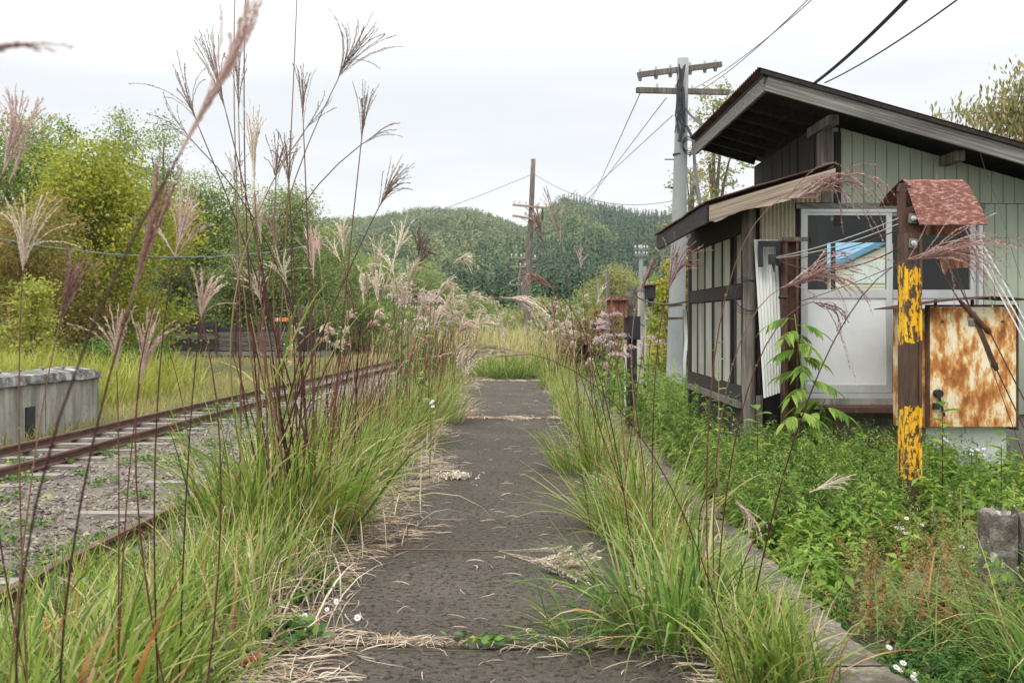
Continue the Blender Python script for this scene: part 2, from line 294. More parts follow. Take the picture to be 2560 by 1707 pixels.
G['cream'] = surf('cream_house_wall', [(.3, (.64, .58, .45)), (.7, (.80, .74, .60))], 1.2, bmp=.1, tintamt=.12)
G['blueroof'] = surf('blue_roof', [(.3, (.06, .22, .38)), (.7, (.12, .33, .50))], 1.5, rough=.45, bmp=0)
def glassmat():
    m, nt, b = base('window_glass', .03); tr = nt.nodes.new('ShaderNodeBsdfTransparent'); tr.inputs[0].default_value = (.86, .90, .88, 1)
    gl = nt.nodes.new('ShaderNodeBsdfGlossy'); gl.inputs['Roughness'].default_value = .03; ms = nt.nodes.new('ShaderNodeMixShader'); ms.inputs[0].default_value = .03
    nt.links.new(tr.outputs[0], ms.inputs[1]); nt.links.new(gl.outputs[0], ms.inputs[2]); nt.links.new(ms.outputs[0], nt.nodes['Material Output'].inputs[0]); return m
G['glass'] = glassmat()
def cabinetmat():
    m, nt, b = base('rust_eaten_cream_paint', .7)
    n = math_(nt, 'ADD', math_(nt, 'MULTIPLY', noise(nt, 6.5, (1.5, 1.5, .6), 7, .6), .72), math_(nt, 'MULTIPLY', noise(nt, 16, (1.4, 1.4, .5), 8, .7), .28))
    c = ramp(nt, n, [(.34, (.16, .055, .020)), (.42, (.32, .11, .028)), (.47, (.48, .20, .055)), (.51, (.64, .38, .15)), (.55, (.76, .64, .42)), (.64, (.80, .74, .58))])
    spk = ramp(nt, noise(nt, 38, (1, 1, 1), 6, .7), [(.64, (0, 0, 0)), (.70, (1, 1, 1))]); c = mixc(nt, spk, c, (.13, .045, .02))
    nt.links.new(c, b.inputs['Base Color']); bump(nt, b, noise(nt, 45, detail=7), .3); return m
G['cabinet'] = cabinetmat()
def bandmat():
    m, nt, b = base('worn_yellow_bands_on_rust', .65); tcn = nt.nodes.new('ShaderNodeTexCoord'); sx = nt.nodes.new('ShaderNodeSeparateXYZ'); nt.links.new(tcn.outputs['Object'], sx.inputs[0])
    z = math_(nt, 'DIVIDE', sx.outputs[2], 3.0)
    band = ramp(nt, math_(nt, 'ADD', z, math_(nt, 'MULTIPLY', math_(nt, 'SUBTRACT', noise(nt, 14, (1, 1, .5)), .5), .07)), [(0, (0, 0, 0)), (.305/3+.083, (1, 1, 1)), (.79/3+.083, (0, 0, 0)), (1.235/3+.083, (1, 1, 1)), (1.77/3+.083, (0, 0, 0))], 'CONSTANT')
    wear = ramp(nt, math_(nt, 'ADD', math_(nt, 'MULTIPLY', noise(nt, 9, (2.6, 2.6, .8), 9, .7), .6), math_(nt, 'MULTIPLY', noise(nt, 35, (1.8, 1.8, .8), 8, .7), .4)), [(.49, (0, 0, 0)), (.502, (1, 1, 1))])
    rust = ramp(nt, noise(nt, 8, (3, 3, .5), 7), [(.3, (.045, .026, .018)), (.55, (.085, .05, .032)), (.75, (.19, .075, .03))])
    yel = ramp(nt, noise(nt, 10), [(.3, (.68, .36, .008)), (.7, (.78, .45, .02))])
    f = math_(nt, 'MULTIPLY', band, wear); nt.links.new(mixc(nt, f, rust, yel), b.inputs['Base Color']); bump(nt, b, math_(nt, 'ADD', noise(nt, 60), math_(nt, 'MULTIPLY', f, .6)), .3, .006); return m
G['band'] = bandmat()
# ---------------------------------------------------------------- ground
def sstep(a, b, x): t = np.clip((x-a)/(b-a), 0, 1); return t*t*(3-2*t)
def wav(x, y, s=1.0): return (np.sin(x*1.3*s+y*.7*s)+np.sin(x*.5*s-y*1.1*s+2)+np.sin(x*2.3*s+1.7)*np.sin(y*1.9*s))/3
def gz(x, y):
    x = np.asarray(x, float); y = np.asarray(y, float)
    left = -.52+.03*wav(x, y)+.25*sstep(-11, -24, x); right = -.22+.05*wav(x, y, 1.6)+.16*sstep(5.5, 8, y)
    z = left+(right-left)*sstep(-.2, 1.4, x)
    far = sstep(58, 90, y)
    return z*(1-far)+far*(-.25)
def ridge(x, y):   # hill surface
    xa = np.array([-900, -560, -300, -180, -120, -80, -35, -9, 12, 38, 51, 72, 108, 136, 180, 210, 300, 420, 560, 900])*1.0
    za = np.array([95, 100, 92, 90, 93, 101, 100, 90, 82, 106, 110, 104, 94, 92, 99, 103, 112, 126, 134, 120])*1.0
    r = np.interp(x*900/np.maximum(y, 600), xa, za)-8
    t = np.clip((y-330)/570, 0, 1.25)
    prof = np.where(t < 1, t**.85, 1-.25*(t-1))
    und = 5*wav(x, y, .035)*np.clip(t*3, 0, 1)*np.clip((1.02-t)*4, 0, 1)
    return -.6+(r+.6)*prof+und-1.0
ys = np.concatenate([np.arange(-6, 30, .5), np.arange(30, 80, 2), np.geomspace(80, 1400, 24)]); xs = np.concatenate([-np.geomspace(12, 1400, 26)[::-1], np.arange(-11.5, 12, .5), np.geomspace(12, 1400, 26)])
X, Y = np.meshgrid(xs, ys); mb = MB(); mb.grid(X, Y, gz(X, Y)); tag(mb.build('ground', G['soil'], smooth=True), kind='structure')
ys = np.concatenate([np.linspace(325, 900, 70), np.linspace(910, 1100, 10)]); xs = np.linspace(-900, 900, 160); X, Y = np.meshgrid(xs, ys)
mb = MB(); mb.grid(X, Y, ridge(X, Y)); tag(mb.build('hill', G['hillsoil'], smooth=True), kind='structure')
# gravel bed
xs = np.arange(-7.3, -1.86, .12); ys = np.arange(-3, 60, .25); X, Y = np.meshgrid(xs, ys)
def gravz(x, y): return -.47+.025*wav(x, y, 3)+.012*np.sin(x*9+np.sin(y*7)*2)-.12*sstep(-6.4, -7.3, x+.05*(20-np.minimum(y, 40))*0-.0)
def tracky(y): return .05*(np.asarray(y)-11.5)+.0006*(np.asarray(y)-11.5)**2   # tracks drift to the right with distance
Xs = X+tracky(Y)*sstep(-2.2, -5, X); mb = MB(); mb.grid(Xs, Y, gravz(X, Y)); tag(mb.build('gravel_bed', G['gravel'], smooth=True), kind='structure')
# loose ballast stones
def stones(n, x0, x1, y0, y1, smin, smax, mb):
    y = y0+(y1-y0)*rng.random(n)**1.5; x = x0+(x1-x0)*rng.random(n); sz = smin+(smax-smin)*rng.random(n)**2
    z = gravz(x, y)+sz*.15; x2 = x+tracky(y)*sstep(-2.2, -5, x)
    base_v = np.array([(1,0,0),(-1,0,0),(0,1,0),(0,-1,0),(0,0,1),(0,0,-1)])*1.0
    v = base_v[None]*(sz[:, None, None]*(.6+.5*rng.random((n, 6, 1)))); ang = rng.random(n)*6.28
    v += rng.normal(0, 1, v.shape)*sz[:, None, None]*.22; v[..., 2] *= .6
    c, s_ = np.cos(ang)[:, None], np.sin(ang)[:, None]; vx = v[..., 0]*c-v[..., 1]*s_; vy = v[..., 0]*s_+v[..., 1]*c
    v = np.stack([vx+x2[:, None], vy+y[:, None], v[..., 2]+z[:, None]], -1)
    f = np.array([(0,2,4),(2,1,4),(1,3,4),(3,0,4),(2,0,5),(1,2,5),(3,1,5),(0,3,5)]); f = (np.arange(n)[:, None, None]*6+f[None]).reshape(-1, 3)
    mb.add(v.reshape(-1, 3), f, np.repeat(rng.random(n), 6))
mb = MB(); stones(42000, -7.0, -1.9, 4, 24, .010, .036, mb); tag(mb.build('ballast_stones', G['stone']), 'grey brown ballast stones spread between and beside the rusty rails', 'ballast', kind='stuff')
# ---------------------------------------------------------------- railway track
def railpts(which):
    y = np.linspace(3, 60, 58)
    if which == 'far': x = np.interp(y, [3, 13.4, 22.4, 32, 45, 60], [-7.45, -6.88, -6.38, -5.75, -4.9, -3.9])
    elif which == 'near': x = np.interp(y, [3, 11.5, 19.3, 29.6, 45, 60], [-6.38, -5.93, -5.50, -4.86, -3.85, -2.85])
    else: x = np.interp(y, [3, 6.5, 8.8, 10.4, 20, 40], [-3.33, -3.27, -3.20, -3.10, -2.75, -2.3])
    k = np.ones(5)/5; xp = np.pad(x, 2, mode='edge'); xp[:2] = x[0]-(x[2]-x[0])*np.array([1, .5]); xp[-2:] = x[-1]+(x[-1]-x[-3])*np.array([.5, 1])
    return np.convolve(xp, k, 'valid'), y
def rail(which, ztop, ymax=60):
    x, y = railpts(which); s_ = y <= ymax; x = x[s_]; y = y[s_]; mb = MB()
    prof = np.array([(-.032, 0), (.032, 0), (.034, -.028), (.009, -.042), (.009, -.10), (.055, -.118), (.055, -.13), (-.055, -.13), (-.055, -.118), (-.009, -.10), (-.009, -.042), (-.034, -.028)])
    n = len(prof); v = np.zeros((len(y), n, 3)); v[..., 0] = x[:, None]+prof[None, :, 0]; v[..., 1] = y[:, None]; v[..., 2] = ztop+prof[None, :, 1]
    i = np.arange(len(y)-1)[:, None]*n; j = np.arange(n)[None]; jn = (j+1) % n
    mb.add(v.reshape(-1, 3), np.stack([i+jn, i+j, i+n+j, i+n+jn], -1).reshape(-1, 4), .5); return mb
tr = empty('railway_track', (-6, 12, -.4), 'rusty railway track with two rails on grey weathered sleepers running beyond the grass', 'railway track')
part('rail', rail('far', -.31), G['rail'], tr); part('rail', rail('near', -.31), G['rail'], tr)
fx, fy = railpts('far'); nx, ny = railpts('near')
for i in range(64):
    y = 5.2+i*.74+random.uniform(-.05, .05); xa = np.interp(y, fy, fx)-.45; xb = np.interp(y, ny, nx)+random.uniform(.35, .7); m = MB(); dz = random.uniform(-.006, .006); w = random.uniform(.17, .21); sk_ = random.uniform(-.05, .05)
    m.bar((xa, y-sk_, -.487+dz), (xb, y+sk_, -.487+dz), w, .10); part('sleeper', m, G['sleeper'], tr)
m = rail('third', -.33, 24); tag(m.build('single_rail', G['rail']), 'single rusty rail half hidden in grass close beside the path', 'rail')
for i, (y, x) in enumerate(((6.1, -3.2), (7.0, -3.1), (9.5, -3.4), (11.3, -3.4))):
    m = MB(); m.bar((x-.75, y, -.46), (x+.9, y+.04, -.46), .17, .06); o = m.build('sleeper', G['sleeper'], origin=(x, y, -.46))
    tag(o, ['pale broken sleeper piece nearest the camera under the single rail', 'second pale sleeper under the single rail, just behind the nearest one', 'half buried grey sleeper under the middle of the single rail', 'farthest grey sleeper under the single rail, beside the tall clump'][i], 'sleeper', 'loose sleepers under the single rail')
# ---------------------------------------------------------------- the platform path
m = MB(); m.box(-1.95, 1.52, -4, 60, -1.0, -.035); tag(m.build('platform', G['soil']), kind='structure')
def slab(y0, y1, x0=-1.25, x1=.93):
    nx_, ny_ = 24, max(4, int((y1-y0)/.1)); xs = np.linspace(x0, x1, nx_); ys = np.linspace(y0, y1, ny_); X, Y = np.meshgrid(xs, ys)
    ed = np.minimum(np.minimum(X-x0, x1-X)/.10, np.minimum(Y-y0, y1-Y)/.16); Z = .004+.0*X-.036*np.clip(1-ed, 0, 1)**2+.006*wav(X, Y, 4)
    Yb = Y+.05*np.sin(X*2+y0)*(1)*np.clip(1-np.minimum(Y-y0, y1-Y)/.5, 0, 1); return X, Yb, Z
mb = MB()
for a, b in ((-4, 4.27), (4.38, 14.1), (14.3, 22.7), (23.0, 33), (33.2, 60)): mb.grid(*slab(a, b))
tag(mb.build('asphalt_path', G['asphalt'], smooth=True), kind='structure')
mb = MB(); y = -4.0
while y < 60:
    L = 1.0+random.uniform(-.04, .04); x1 = 1.50+random.uniform(-.015, .02); x0 = .94; dz = random.uniform(-.008, .008)
    nx_, ny_ = 10, 16; X, Y = np.meshgrid(np.linspace(x0, x1, nx_), np.linspace(y+.008, y+L-.008, ny_))
    Z = .012+dz+.004*wav(X, Y, 7); X = X+(.012*np.sin(Y*17)+.01*np.sin(Y*43))*(X > x1-.03)
    mb.grid(X, Y, Z)
    xe = X[:, -1]; mb.grid(np.stack([xe, xe-.01], 1), np.stack([Y[:, -1]]*2, 1), np.stack([Z[:, -1], Z[:, -1]-.4], 1)); y += L
tag(mb.build('kerb', G['coping'], smooth=False), kind='structure')
# broken paving patches among the weeds on the right
for x0, x1, y0, y1, z in ((2.0, 2.6, 5.6, 6.3, -.13),):
    m = MB(); m.box(x0, x1, y0, y1, z-.1, z); tag(m.build('paving_slab', G['coping']), 'flat grey concrete slab lying in the weeds between kerb and striped post', 'slab')
# ---------------------------------------------------------------- plants: grass tools
def arcs(b, L, e0, e1, hd, K=6, pw=1.3):
    n = len(b); t = np.linspace(0, 1, K+1)[None]; kk_ = rng.random(n) < .22; pw = np.where(kk_, rng.uniform(4, 9, n), pw)[:, None]; e1 = np.where(kk_, e1-rng.uniform(.3, 1.2, n), e1); e = e0[:, None]+(e1-e0)[:, None]*t**pw; seg = (L/K)[:, None]
    dx = np.cos(e)*seg; dz = np.sin(e)*seg; dx = np.concatenate([np.zeros((n, 1)), np.cumsum(dx[:, :-1], 1)], 1); dz = np.concatenate([np.zeros((n, 1)), np.cumsum(dz[:, :-1], 1)], 1)
    return b[:, None]+np.stack([dx*np.cos(hd)[:, None], dx*np.sin(hd)[:, None], dz], -1)
def blade_mesh(mb, b, L, w, lean=.5, droop=1.6, K=6, wind=(.25, 0), t=None, upright=.15):
    n = len(b); hd = rng.random(n)*2*np.pi+.8*np.sin(b[:, 0]*9+b[:, 1]*3.1); hx = np.cos(hd)+wind[0]*2; hy = np.sin(hd)+wind[1]*2; hd = np.arctan2(hy, hx)
    e0 = R(90)-np.abs(rng.normal(0, lean*.5, n)); e1 = e0-droop*(.3+.9*rng.random(n)); pl = arcs(b, L, e0, e1, hd, K)
    tt = np.linspace(0, 1, K+1)[None]; prof = np.minimum(1, .55+tt*1.6)*np.clip((1-tt)*2.2, 0.04, 1)
    side = np.stack([-np.sin(hd), np.cos(hd), np.zeros(n)], -1)+rng.normal(0, .35, (n, 3)); side /= np.linalg.norm(side, axis=1)[:, None]
    mb.ribbons(pl, w[:, None]*prof, side, t)
def scatter_grass(mb, x, y, z, lmin, lmax, wmin, wmax, lean=.6, droop=1.2, K=4, t=None, wind=(.1, 0)):
    n = len(x); L = lmin+(lmax-lmin)*rng.random(n)**1.3; w = wmin+(wmax-wmin)*rng.random(n)
    blade_mesh(mb, np.stack([x, y, z], -1), L, w, lean, droop, K, wind, t)
def bez(p0, p1, p2, K):
    t = np.linspace(0, 1, K)[:, None]; return (1-t)**2*p0+2*t*(1-t)*p1+t*t*p2
def plume_mb(base, tip, n=16, spread=.2, bend=0., droop=.12, fluff=1.0, stray=.15, dense=1.0):
    """open grass panicle: racemes leave the upper rachis and arch to the tips"""
    base = np.asarray(base, float); tip = np.asarray(tip, float); d = tip-base; L = np.linalg.norm(d); u = d/L
    v = np.array([-u[2], 0, u[0]]); v /= np.linalg.norm(v)+1e-9; w = np.cross(u, v); dist = max(1.5, base[1])
    a = rng.normal(0, spread, n); st = rng.random(n) < stray; a[st] += np.sign(rng.normal(size=st.sum()))*spread*1.8; b = rng.normal(0, spread*.8, n)
    l = L*(.6+.42*rng.random(n)); s0 = L*.32*rng.random(n)
    start = base+u*s0[:, None]; l = l*(1-.2*s0/L)
    end = base+l[:, None]*(np.cos(a)[:, None]*u+np.sin(a)[:, None]*v+np.sin(b)[:, None]*w); end[:, 2] -= droop*l*rng.random(n)*(1+np.abs(a)*2)
    ctrl = start+(end-start)*.5+(u*.18*(1+np.abs(a)[:, None]*.6)+v*(-a*.2)[:, None])*l[:, None]*.7+v*(bend*L*(.8+.4*rng.random(n)))[:, None]+np.array([0, 0, 1.])*(droop*.4*l)[:, None]
    K = 9; t = np.linspace(0, 1, K)[None, :, None]; pl = (1-t)**2*start[:, None]+2*t*(1-t)*ctrl[:, None]+t*t*end[:, None]
    pl += rng.normal(0, .004*L, pl.shape)*t
    mb = MB(); core = .0007+.00012*dist; tn = rng.random(n)*.8
    mb.tubes(pl, np.linspace(1.25, .6, K)[None]*core, 3, tn)
    mb.tubes(np.stack([base, base+u*L*.16, base+u*L*.32])[None], np.array([[2.2, 1.8, 1.0]])*core, 4, .15)
    # spikelets
    m = int(min(110, max(18, L*.75/(.0034+.0005*dist)))*dense); idx = np.repeat(np.arange(n), m); tt = np.tile(np.linspace(.08, 1, m), n)+rng.normal(0, .006, n*m); tt = np.clip(tt, 0, 1)
    f = tt*(K-1); i0 = np.minimum(f.astype(int), K-2); fr = (f-i0)[:, None]; p = pl[idx, i0]*(1-fr)+pl[idx, i0+1]*fr; tg = pl[idx, i0+1]-pl[idx, i0]; tg /= np.linalg.norm(tg, axis=1)[:, None]+1e-9
    q = rng.normal(size=p.shape); q -= (q*tg).sum(1)[:, None]*tg; q /= np.linalg.norm(q, axis=1)[:, None]; dd = tg+q*(.26 if dist < 5 else .38); dd /= np.linalg.norm(dd, axis=1)[:, None]
    ll = (.0075+.0012*dist)*fluff*(.7+.6*rng.random(len(p)))[:, None]; ww = (.0015+.00030*dist)*fluff; sd = np.cross(dd, rng.normal(size=p.shape)); sd /= np.linalg.norm(sd, axis=1)[:, None]+1e-9
    v4 = np.stack([p, p+dd*ll*.5+sd*ww, p+dd*ll, p+dd*ll*.5-sd*ww], 1).reshape(-1, 3); fc = np.arange(len(p))[:, None]*4+np.arange(4)[None]
    mb.add(v4, fc, np.repeat(np.clip(tn[idx]+rng.normal(0, .15, len(p)), 0, 1), 4)); return mb
def stalk(root, foot, pb, pt, mat='pl_cream', n=16, spread=.2, bend=0., droop=.12, r=.0042, fluff=1., dense=1., stemmat='stem', curve=.45, extra=()):
    foot = np.asarray(foot, float); pb = np.asarray(pb, float); pt = np.asarray(pt, float) if pt is not None else None
    d = (pt-pb) if pt is not None else (pb-foot); d = d/np.linalg.norm(d)
    if bend and pt is not None: vv = np.array([-d[2], 0, d[0]]); d = d+vv*bend*1.6; d /= np.linalg.norm(d)
    H = np.linalg.norm(pb-foot); c = pb-d*H*curve; c[2] = min(c[2], pb[2]-.05*H) if d[2] > -.2 else c[2]
    m = MB(); pts = bez(foot, c, pb, 14); m.tube(pts, np.linspace(r, r*.5, 14), 5, t=rng.random(), cap=False)
    for k in (4, 8): m.tube([pts[k], pts[k]+(pts[k+1]-pts[k])*.06], r*1.35, 5, t=1, cap=False)
    st = part('stem', m, G[stemmat], root, smooth=True)
    pm = None
    if pt is not None:
        pm = plume_mb(pb, pt, n, spread, bend, droop, fluff, dense=dense)
        for (bb, tt_, nn, sp_) in extra:
            q = plume_mb(bb, tt_, nn, sp_, bend, droop, fluff); off = pm.n
            for vv_, ff_, t_ in zip(q.v, q.f, q.t): pm.v.append(vv_); pm.f.append(ff_+off); pm.t.append(t_)
            pm.n += q.n
        part('plume', pm, G[mat], st)
    return st
def blades_at(root, x, y, z, n, rad, lmin, lmax, wmin, wmax, mat='grass', lean=.6, droop=1.5, K=7, wind=(.2, 0), name='blades', rx=1.0, ry=1.0):
    a = rng.random(n)*6.28; r = rad*np.sqrt(rng.random(n)); m = MB()
    bx = x+np.cos(a)*r*rx; by = y+np.sin(a)*r*ry; L = lmin+(lmax-lmin)*rng.random(n); w = wmin+(wmax-wmin)*rng.random(n)
    hd = np.arctan2(np.sin(a)*.9+rng.normal(0, .6, n)+wind[1], np.cos(a)*.9+rng.normal(0, .6, n)+wind[0]*2)
    L = L*np.where(rng.random(n) < .3, .5, 1); e0 = R(88)-np.abs(rng.normal(0, lean*.45, n))-.25*r/rad; e1 = e0-droop*rng.random(n)**.8*1.25; b = np.stack([bx, by, np.full(n, z-.02)], -1)
    pl = arcs(b, L, e0, e1, hd, K, 1.5); tt = np.linspace(0, 1, K+1)[None]; prof = np.minimum(1, .5+tt*2)*np.clip((1-tt)*2.0, .03, 1)
    side = np.stack([-np.sin(hd), np.cos(hd), np.zeros(n)], -1)+rng.normal(0, .4, (n, 3)); side /= np.linalg.norm(side, axis=1)[:, None]
    m.ribbons(pl, w[:, None]*prof, side)
    return part(name, m, G[mat], root)
def foot(x, y, z, r): a = random.random()*6.28; q = r*math.sqrt(random.random()); return np.array([x+math.cos(a)*q, y+math.sin(a)*q, z])
#@@HERO
# ---- the tall clump on the left of the path
def clump(x, y, z, label, group='pampas grass clumps along the path'): return empty('pampas_grass', (x, y, z), label, 'pampas grass', group)
T = clump(-1.50, 6.35, -.02, 'tallest pampas grass clump, its many dark red stems rising left of the path')
blades_at(T, -1.5, 6.35, 0, 720, .42, .5, 1.25, .009, .019, wind=(.15, -.1), droop=1.9, rx=1.1)
hero = [((460, 300), (392, 125), 12, .22, .02, 'pl_dark'), ((448, 330), (360, 225), 7, .3, .06, 'pl_dark'), ((520, 262), (468, 58), 20, .10, 0, 'pl_dark'), ((548, 270), (546, 90), 12, .07, 0, 'pl_dark'),
        ((585, 440), (575, 200), 20, .07, 0, 'pl_cream'), ((632, 440), (640, 290), 18, .13, 0, 'pl_dark'), ((665, 445), (657, 285), 16, .12, 0, 'pl_dark'), ((600, 560), (590, 415), 18, .13, 0, 'pl_cream'),
        ((640, 590), (615, 440), 14, .12, 0, 'pl_dark'), ((697, 295), (690, 132), 16, .10, 0, 'pl_dark'), ((700, 300), (760, 205), 5, .25, -.05, 'pl_dark'), ((775, 185), (838, 15), 26, .30, -.08, 'pl_dark'),
        ((830, 325), (846, 182), 15, .11, 0, 'pl_dark'), ((832, 330), (925, 285), 6, .15, .12, 'pl_dark'), ((868, 480), (938, 368), 26, .20, .06, 'pl_dark'), ((540, 430), (535, 340), 8, .2, 0, 'pl_dark'),
        ((600, 700), (575, 600), 16, .25, 0, 'pl_cream'), ((660, 660), (640, 560), 14, .3, .05, 'pl_cream'), ((720, 640), (712, 505), 18, .13, 0, 'pl_pink'), ((545, 640), (548, 560), 9, .3, 0, 'pl_dark')]
for (b_, t_, n, sp_, bd, mt) in hero:
    Yh = 6.3+random.uniform(-.25, .25); st = stalk(T, foot(-1.47, 6.35, 0, .33), P(*b_, Yh), P(*t_, Yh+random.uniform(-.05, .05)), mt, n, sp_, bd, .06, r=.0068, fluff=.85, curve=.5)
for (tx, ty, Yh) in ((541, -60, 6.1), (566, -90, 6.2), (684, -60, 6.4)): stalk(T, foot(-1.5, 6.3, 0, .2), P(tx, ty, Yh), P(tx+6, ty-160, Yh), 'pl_dark', 14, .12, r=.0062, curve=.5)
for (tx, ty) in ((530, 800), (575, 720), (700, 780), (760, 700), (620, 820), (548, 640), (598, 610), (640, 700), (668, 560), (735, 640), (770, 800), (605, 760), (690, 850)): stalk(T, foot(-1.5, 6.3, 0, .3), P(tx, ty, 6.2), None, r=.0068)
for i in range(16):
    p0 = foot(-1.5, 6.3, .55+.5*random.random(), .22); hd = random.uniform(-1.2, 1.2)+(math.pi if i % 3 == 0 else 0); m = MB(); pl = arcs(p0[None], np.array([random.uniform(.6, 1.0)]), np.array([R(random.uniform(45, 70))]), np.array([R(random.uniform(-25, 20))]), np.array([hd]), 9)
    m.ribbons(pl, (np.minimum(1, .5+np.linspace(0, 1, 10)*2)*np.clip((1-np.linspace(0, 1, 10))*2, .03, 1))[None]*.018); part('leaf', m, G['grass'], T)
# ---- second clump, right behind the tallest
T = clump(-1.55, 8.6, -.02, 'pampas grass clump directly behind the tallest one, with pale narrow plumes against the hill')
blades_at(T, -1.55, 8.6, 0, 620, .55, .4, 1.0, .006, .012, wind=(.3, 0))
for b_, t_, n, sp_, bd, mt in [((790, 590), (782, 485), 18, .14, 0, 'pl_cream'), ((782, 600), (755, 540), 7, .2, .05, 'pl_cream'), ((735, 600), (728, 520), 12, .12, 0, 'pl_pink'), ((855, 640), (880, 530), 12, .15, 0, 'pl_cream'), ((845, 680), (835, 610), 14, .25, 0, 'pl_cream'),
        ((905, 590), (938, 495), 16, .18, -.03, 'pl_cream'), ((870, 690), (905, 610), 14, .25, -.05, 'pl_cream'), ((815, 720), (800, 640), 12, .3, 0, 'pl_dark'), ((700, 760), (690, 680), 12, .3, 0, 'pl_dark'), ((905, 630), (885, 560), 10, .2, 0, 'pl_cream')]:
    stalk(T, foot(-1.6, 8.6, 0, .4), P(*b_, 8.6+random.uniform(-.3, .3)), P(*t_, 8.6), mt, n, sp_, bd, .12, r=.0045, fluff=1.0)
# ---- third clump
T = clump(-1.5, 11.2, -.02, 'third pampas grass clump back left of the path, cream plumes nodding right')
blades_at(T, -1.5, 11.2, 0, 520, .6, .4, 1.0, .007, .013, wind=(.3, 0))
for b_, t_, n, sp_, bd, mt in [((962, 600), (968, 495), 16, .12, 0, 'pl_dark'), ((960, 620), (1003, 540), 18, .16, .12, 'pl_dark'), ((1040, 605), (1090, 590), 20, .22, .25, 'pl_cream'), ((935, 665), (965, 590), 16, .22, .08, 'pl_cream'), ((900, 690), (915, 615), 16, .25, 0, 'pl_cream'), ((870, 700), (862, 600), 16, .2, 0, 'pl_cream'),
        ((1000, 690), (1045, 625), 14, .2, .1, 'pl_cream'), ((960, 730), (1000, 650), 14, .25, .1, 'pl_cream'), ((920, 700), (945, 640), 14, .25, .05, 'pl_pink'), ((835, 700), (830, 620), 14, .2, 0, 'pl_cream')]:
    stalk(T, foot(-1.5, 11.2, 0, .4), P(*b_, 11.2), P(*t_, 11.2+random.uniform(-.2, .2)), mt, n, sp_, bd, .15, r=.0045, fluff=1.1)
# ---- curled seed heads hanging over the far end of the path
T = clump(-1.15, 13.6, -.02, 'pampas grass clump whose curled fluffy cream heads hang over the left asphalt edge')
blades_at(T, -1.15, 13.6, 0, 460, .5, .4, .95, .007, .013, wind=(.45, -.1))
for b_, t_, n, sp_, bd, mt in [((1085, 775), (1068, 850), 20, .35, -.3, 'pl_cream'), ((1050, 770), (1090, 730), 20, .3, .25, 'pl_pink'), ((1060, 745), (1010, 690), 16, .3, 0, 'pl_cream'), ((1075, 700), (1110, 665), 16, .3, .2, 'pl_cream'), ((1020, 720), (1060, 650), 16, .3, .1, 'pl_cream'), ((1090, 760), (1130, 720), 14, .3, .2, 'pl_cream'), ((1000, 760), (985, 690), 14, .3, 0, 'pl_pink')]:
    stalk(T, foot(-1.2, 13.6, 0, .35), P(*b_, 13.6), P(*t_, 13.6), mt, n, sp_, bd, .2, r=.004, fluff=1.25)
# ---- leaning stalk crossing in front of the path with a large nodding cream head, and a blurred brown head
T = clump(-1.35, 5.0, -.02, 'low pampas grass clump with one long stalk leaning to a large cream head')
blades_at(T, -1.45, 5.0, 0, 260, .4, .3, .65, .006, .012, wind=(.2, -.1))
stalk(T, np.array([-1.25, 5.3, 0]), P(1150, 682, 6.2), P(1262, 712, 6.2), 'pl_cream', 17, .16, .14, .25, r=.0045, fluff=1.0, curve=.3)
stalk(T, np.array([-1.3, 5.2, 0]), P(1135, 690, 6.3), P(1160, 800, 6.3), 'pl_cream', 5, .10, .1, .1, r=.003, fluff=1.0, curve=.3)
# ---- bottom left foreground clumps
T = clump(-1.6, 3.3, -.02, 'broad bladed pampas grass clump in the bottom left corner with open pink plumes')
blades_at(T, -1.6, 3.25, -.05, 330, .45, .35, .9, .012, .026, wind=(.25, 0), droop=1.1, lean=.7)
blades_at(T, -2.1, 3.9, -.3, 230, .5, .35, .8, .011, .022, wind=(.2, 0), droop=1.1, lean=.7)
for b_, t_, Yp, n, sp_, bd, mt in [((5, 400), (58, 190), 2.8, 20, .16, -.04, 'pl_pink'), ((20, 420), (110, 200), 2.8, 4, .15, .02, 'pl_pink'), ((52, 620), (66, 420), 2.9, 17, .24, 0, 'pl_cream'), ((135, 750), (182, 560), 2.9, 14, .13, 0, 'pl_red'),
        ((268, 850), (262, 690), 3.1, 13, .24, 0, 'pl_pink'), ((322, 880), (352, 705), 3.1, 15, .2, 0, 'pl_pink'), ((402, 590), (440, 415), 3.0, 15, .16, 0, 'pl_pink'), ((405, 590), (495, 470), 3.0, 4, .12, .05, 'pl_pink'), ((403, 590), (345, 490), 3.0, 3, .1, 0, 'pl_pink'), ((460, 735), (476, 610), 3.2, 14, .32, 0, 'pl_pink')]:
    pb_ = P(*b_, Yp); stalk(T, np.array([pb_[0]+random.uniform(-.16, .04), Yp+random.uniform(-.1, .25), -.05]), pb_, P(*t_, Yp), mt, int(n*1.5), sp_*.9, bd, .03, r=.0034, fluff=.85, curve=.3)
T = clump(-1.05, 2.35, -.02, 'nearest pampas grass at the bottom left edge, with blurred plumes rising diagonally')
blades_at(T, -.95, 1.85, -.02, 34, .22, .7, 1.15, .012, .02, wind=(.3, .2), droop=1.0, name='leaves')
blades_at(T, -1.3, 2.6, -.02, 60, .35, .35, .8, .009, .018, wind=(.5, .2), droop=1.3)
stalk(T, np.array([-.95, 2.3, 0]), P(292, 720, 1.75), P(405, 350, 1.75), 'pl_red', 16, .05, 0, 0, r=.0035, curve=.5, fluff=.8)
stalk(T, np.array([-.80, 2.1, 0]), P(415, 350, 1.25), P(612, -60, 1.25), 'pl_pink', 20, .05, -.06, 0, r=.003, curve=.45, fluff=.8)
stalk(T, np.array([-1.0, 2.2, 0]), P(-60, 120, 1.0), P(165, 110, 1.0), 'pl_rose', 4, .03, .12, 0, r=.002, curve=.4, fluff=.7)
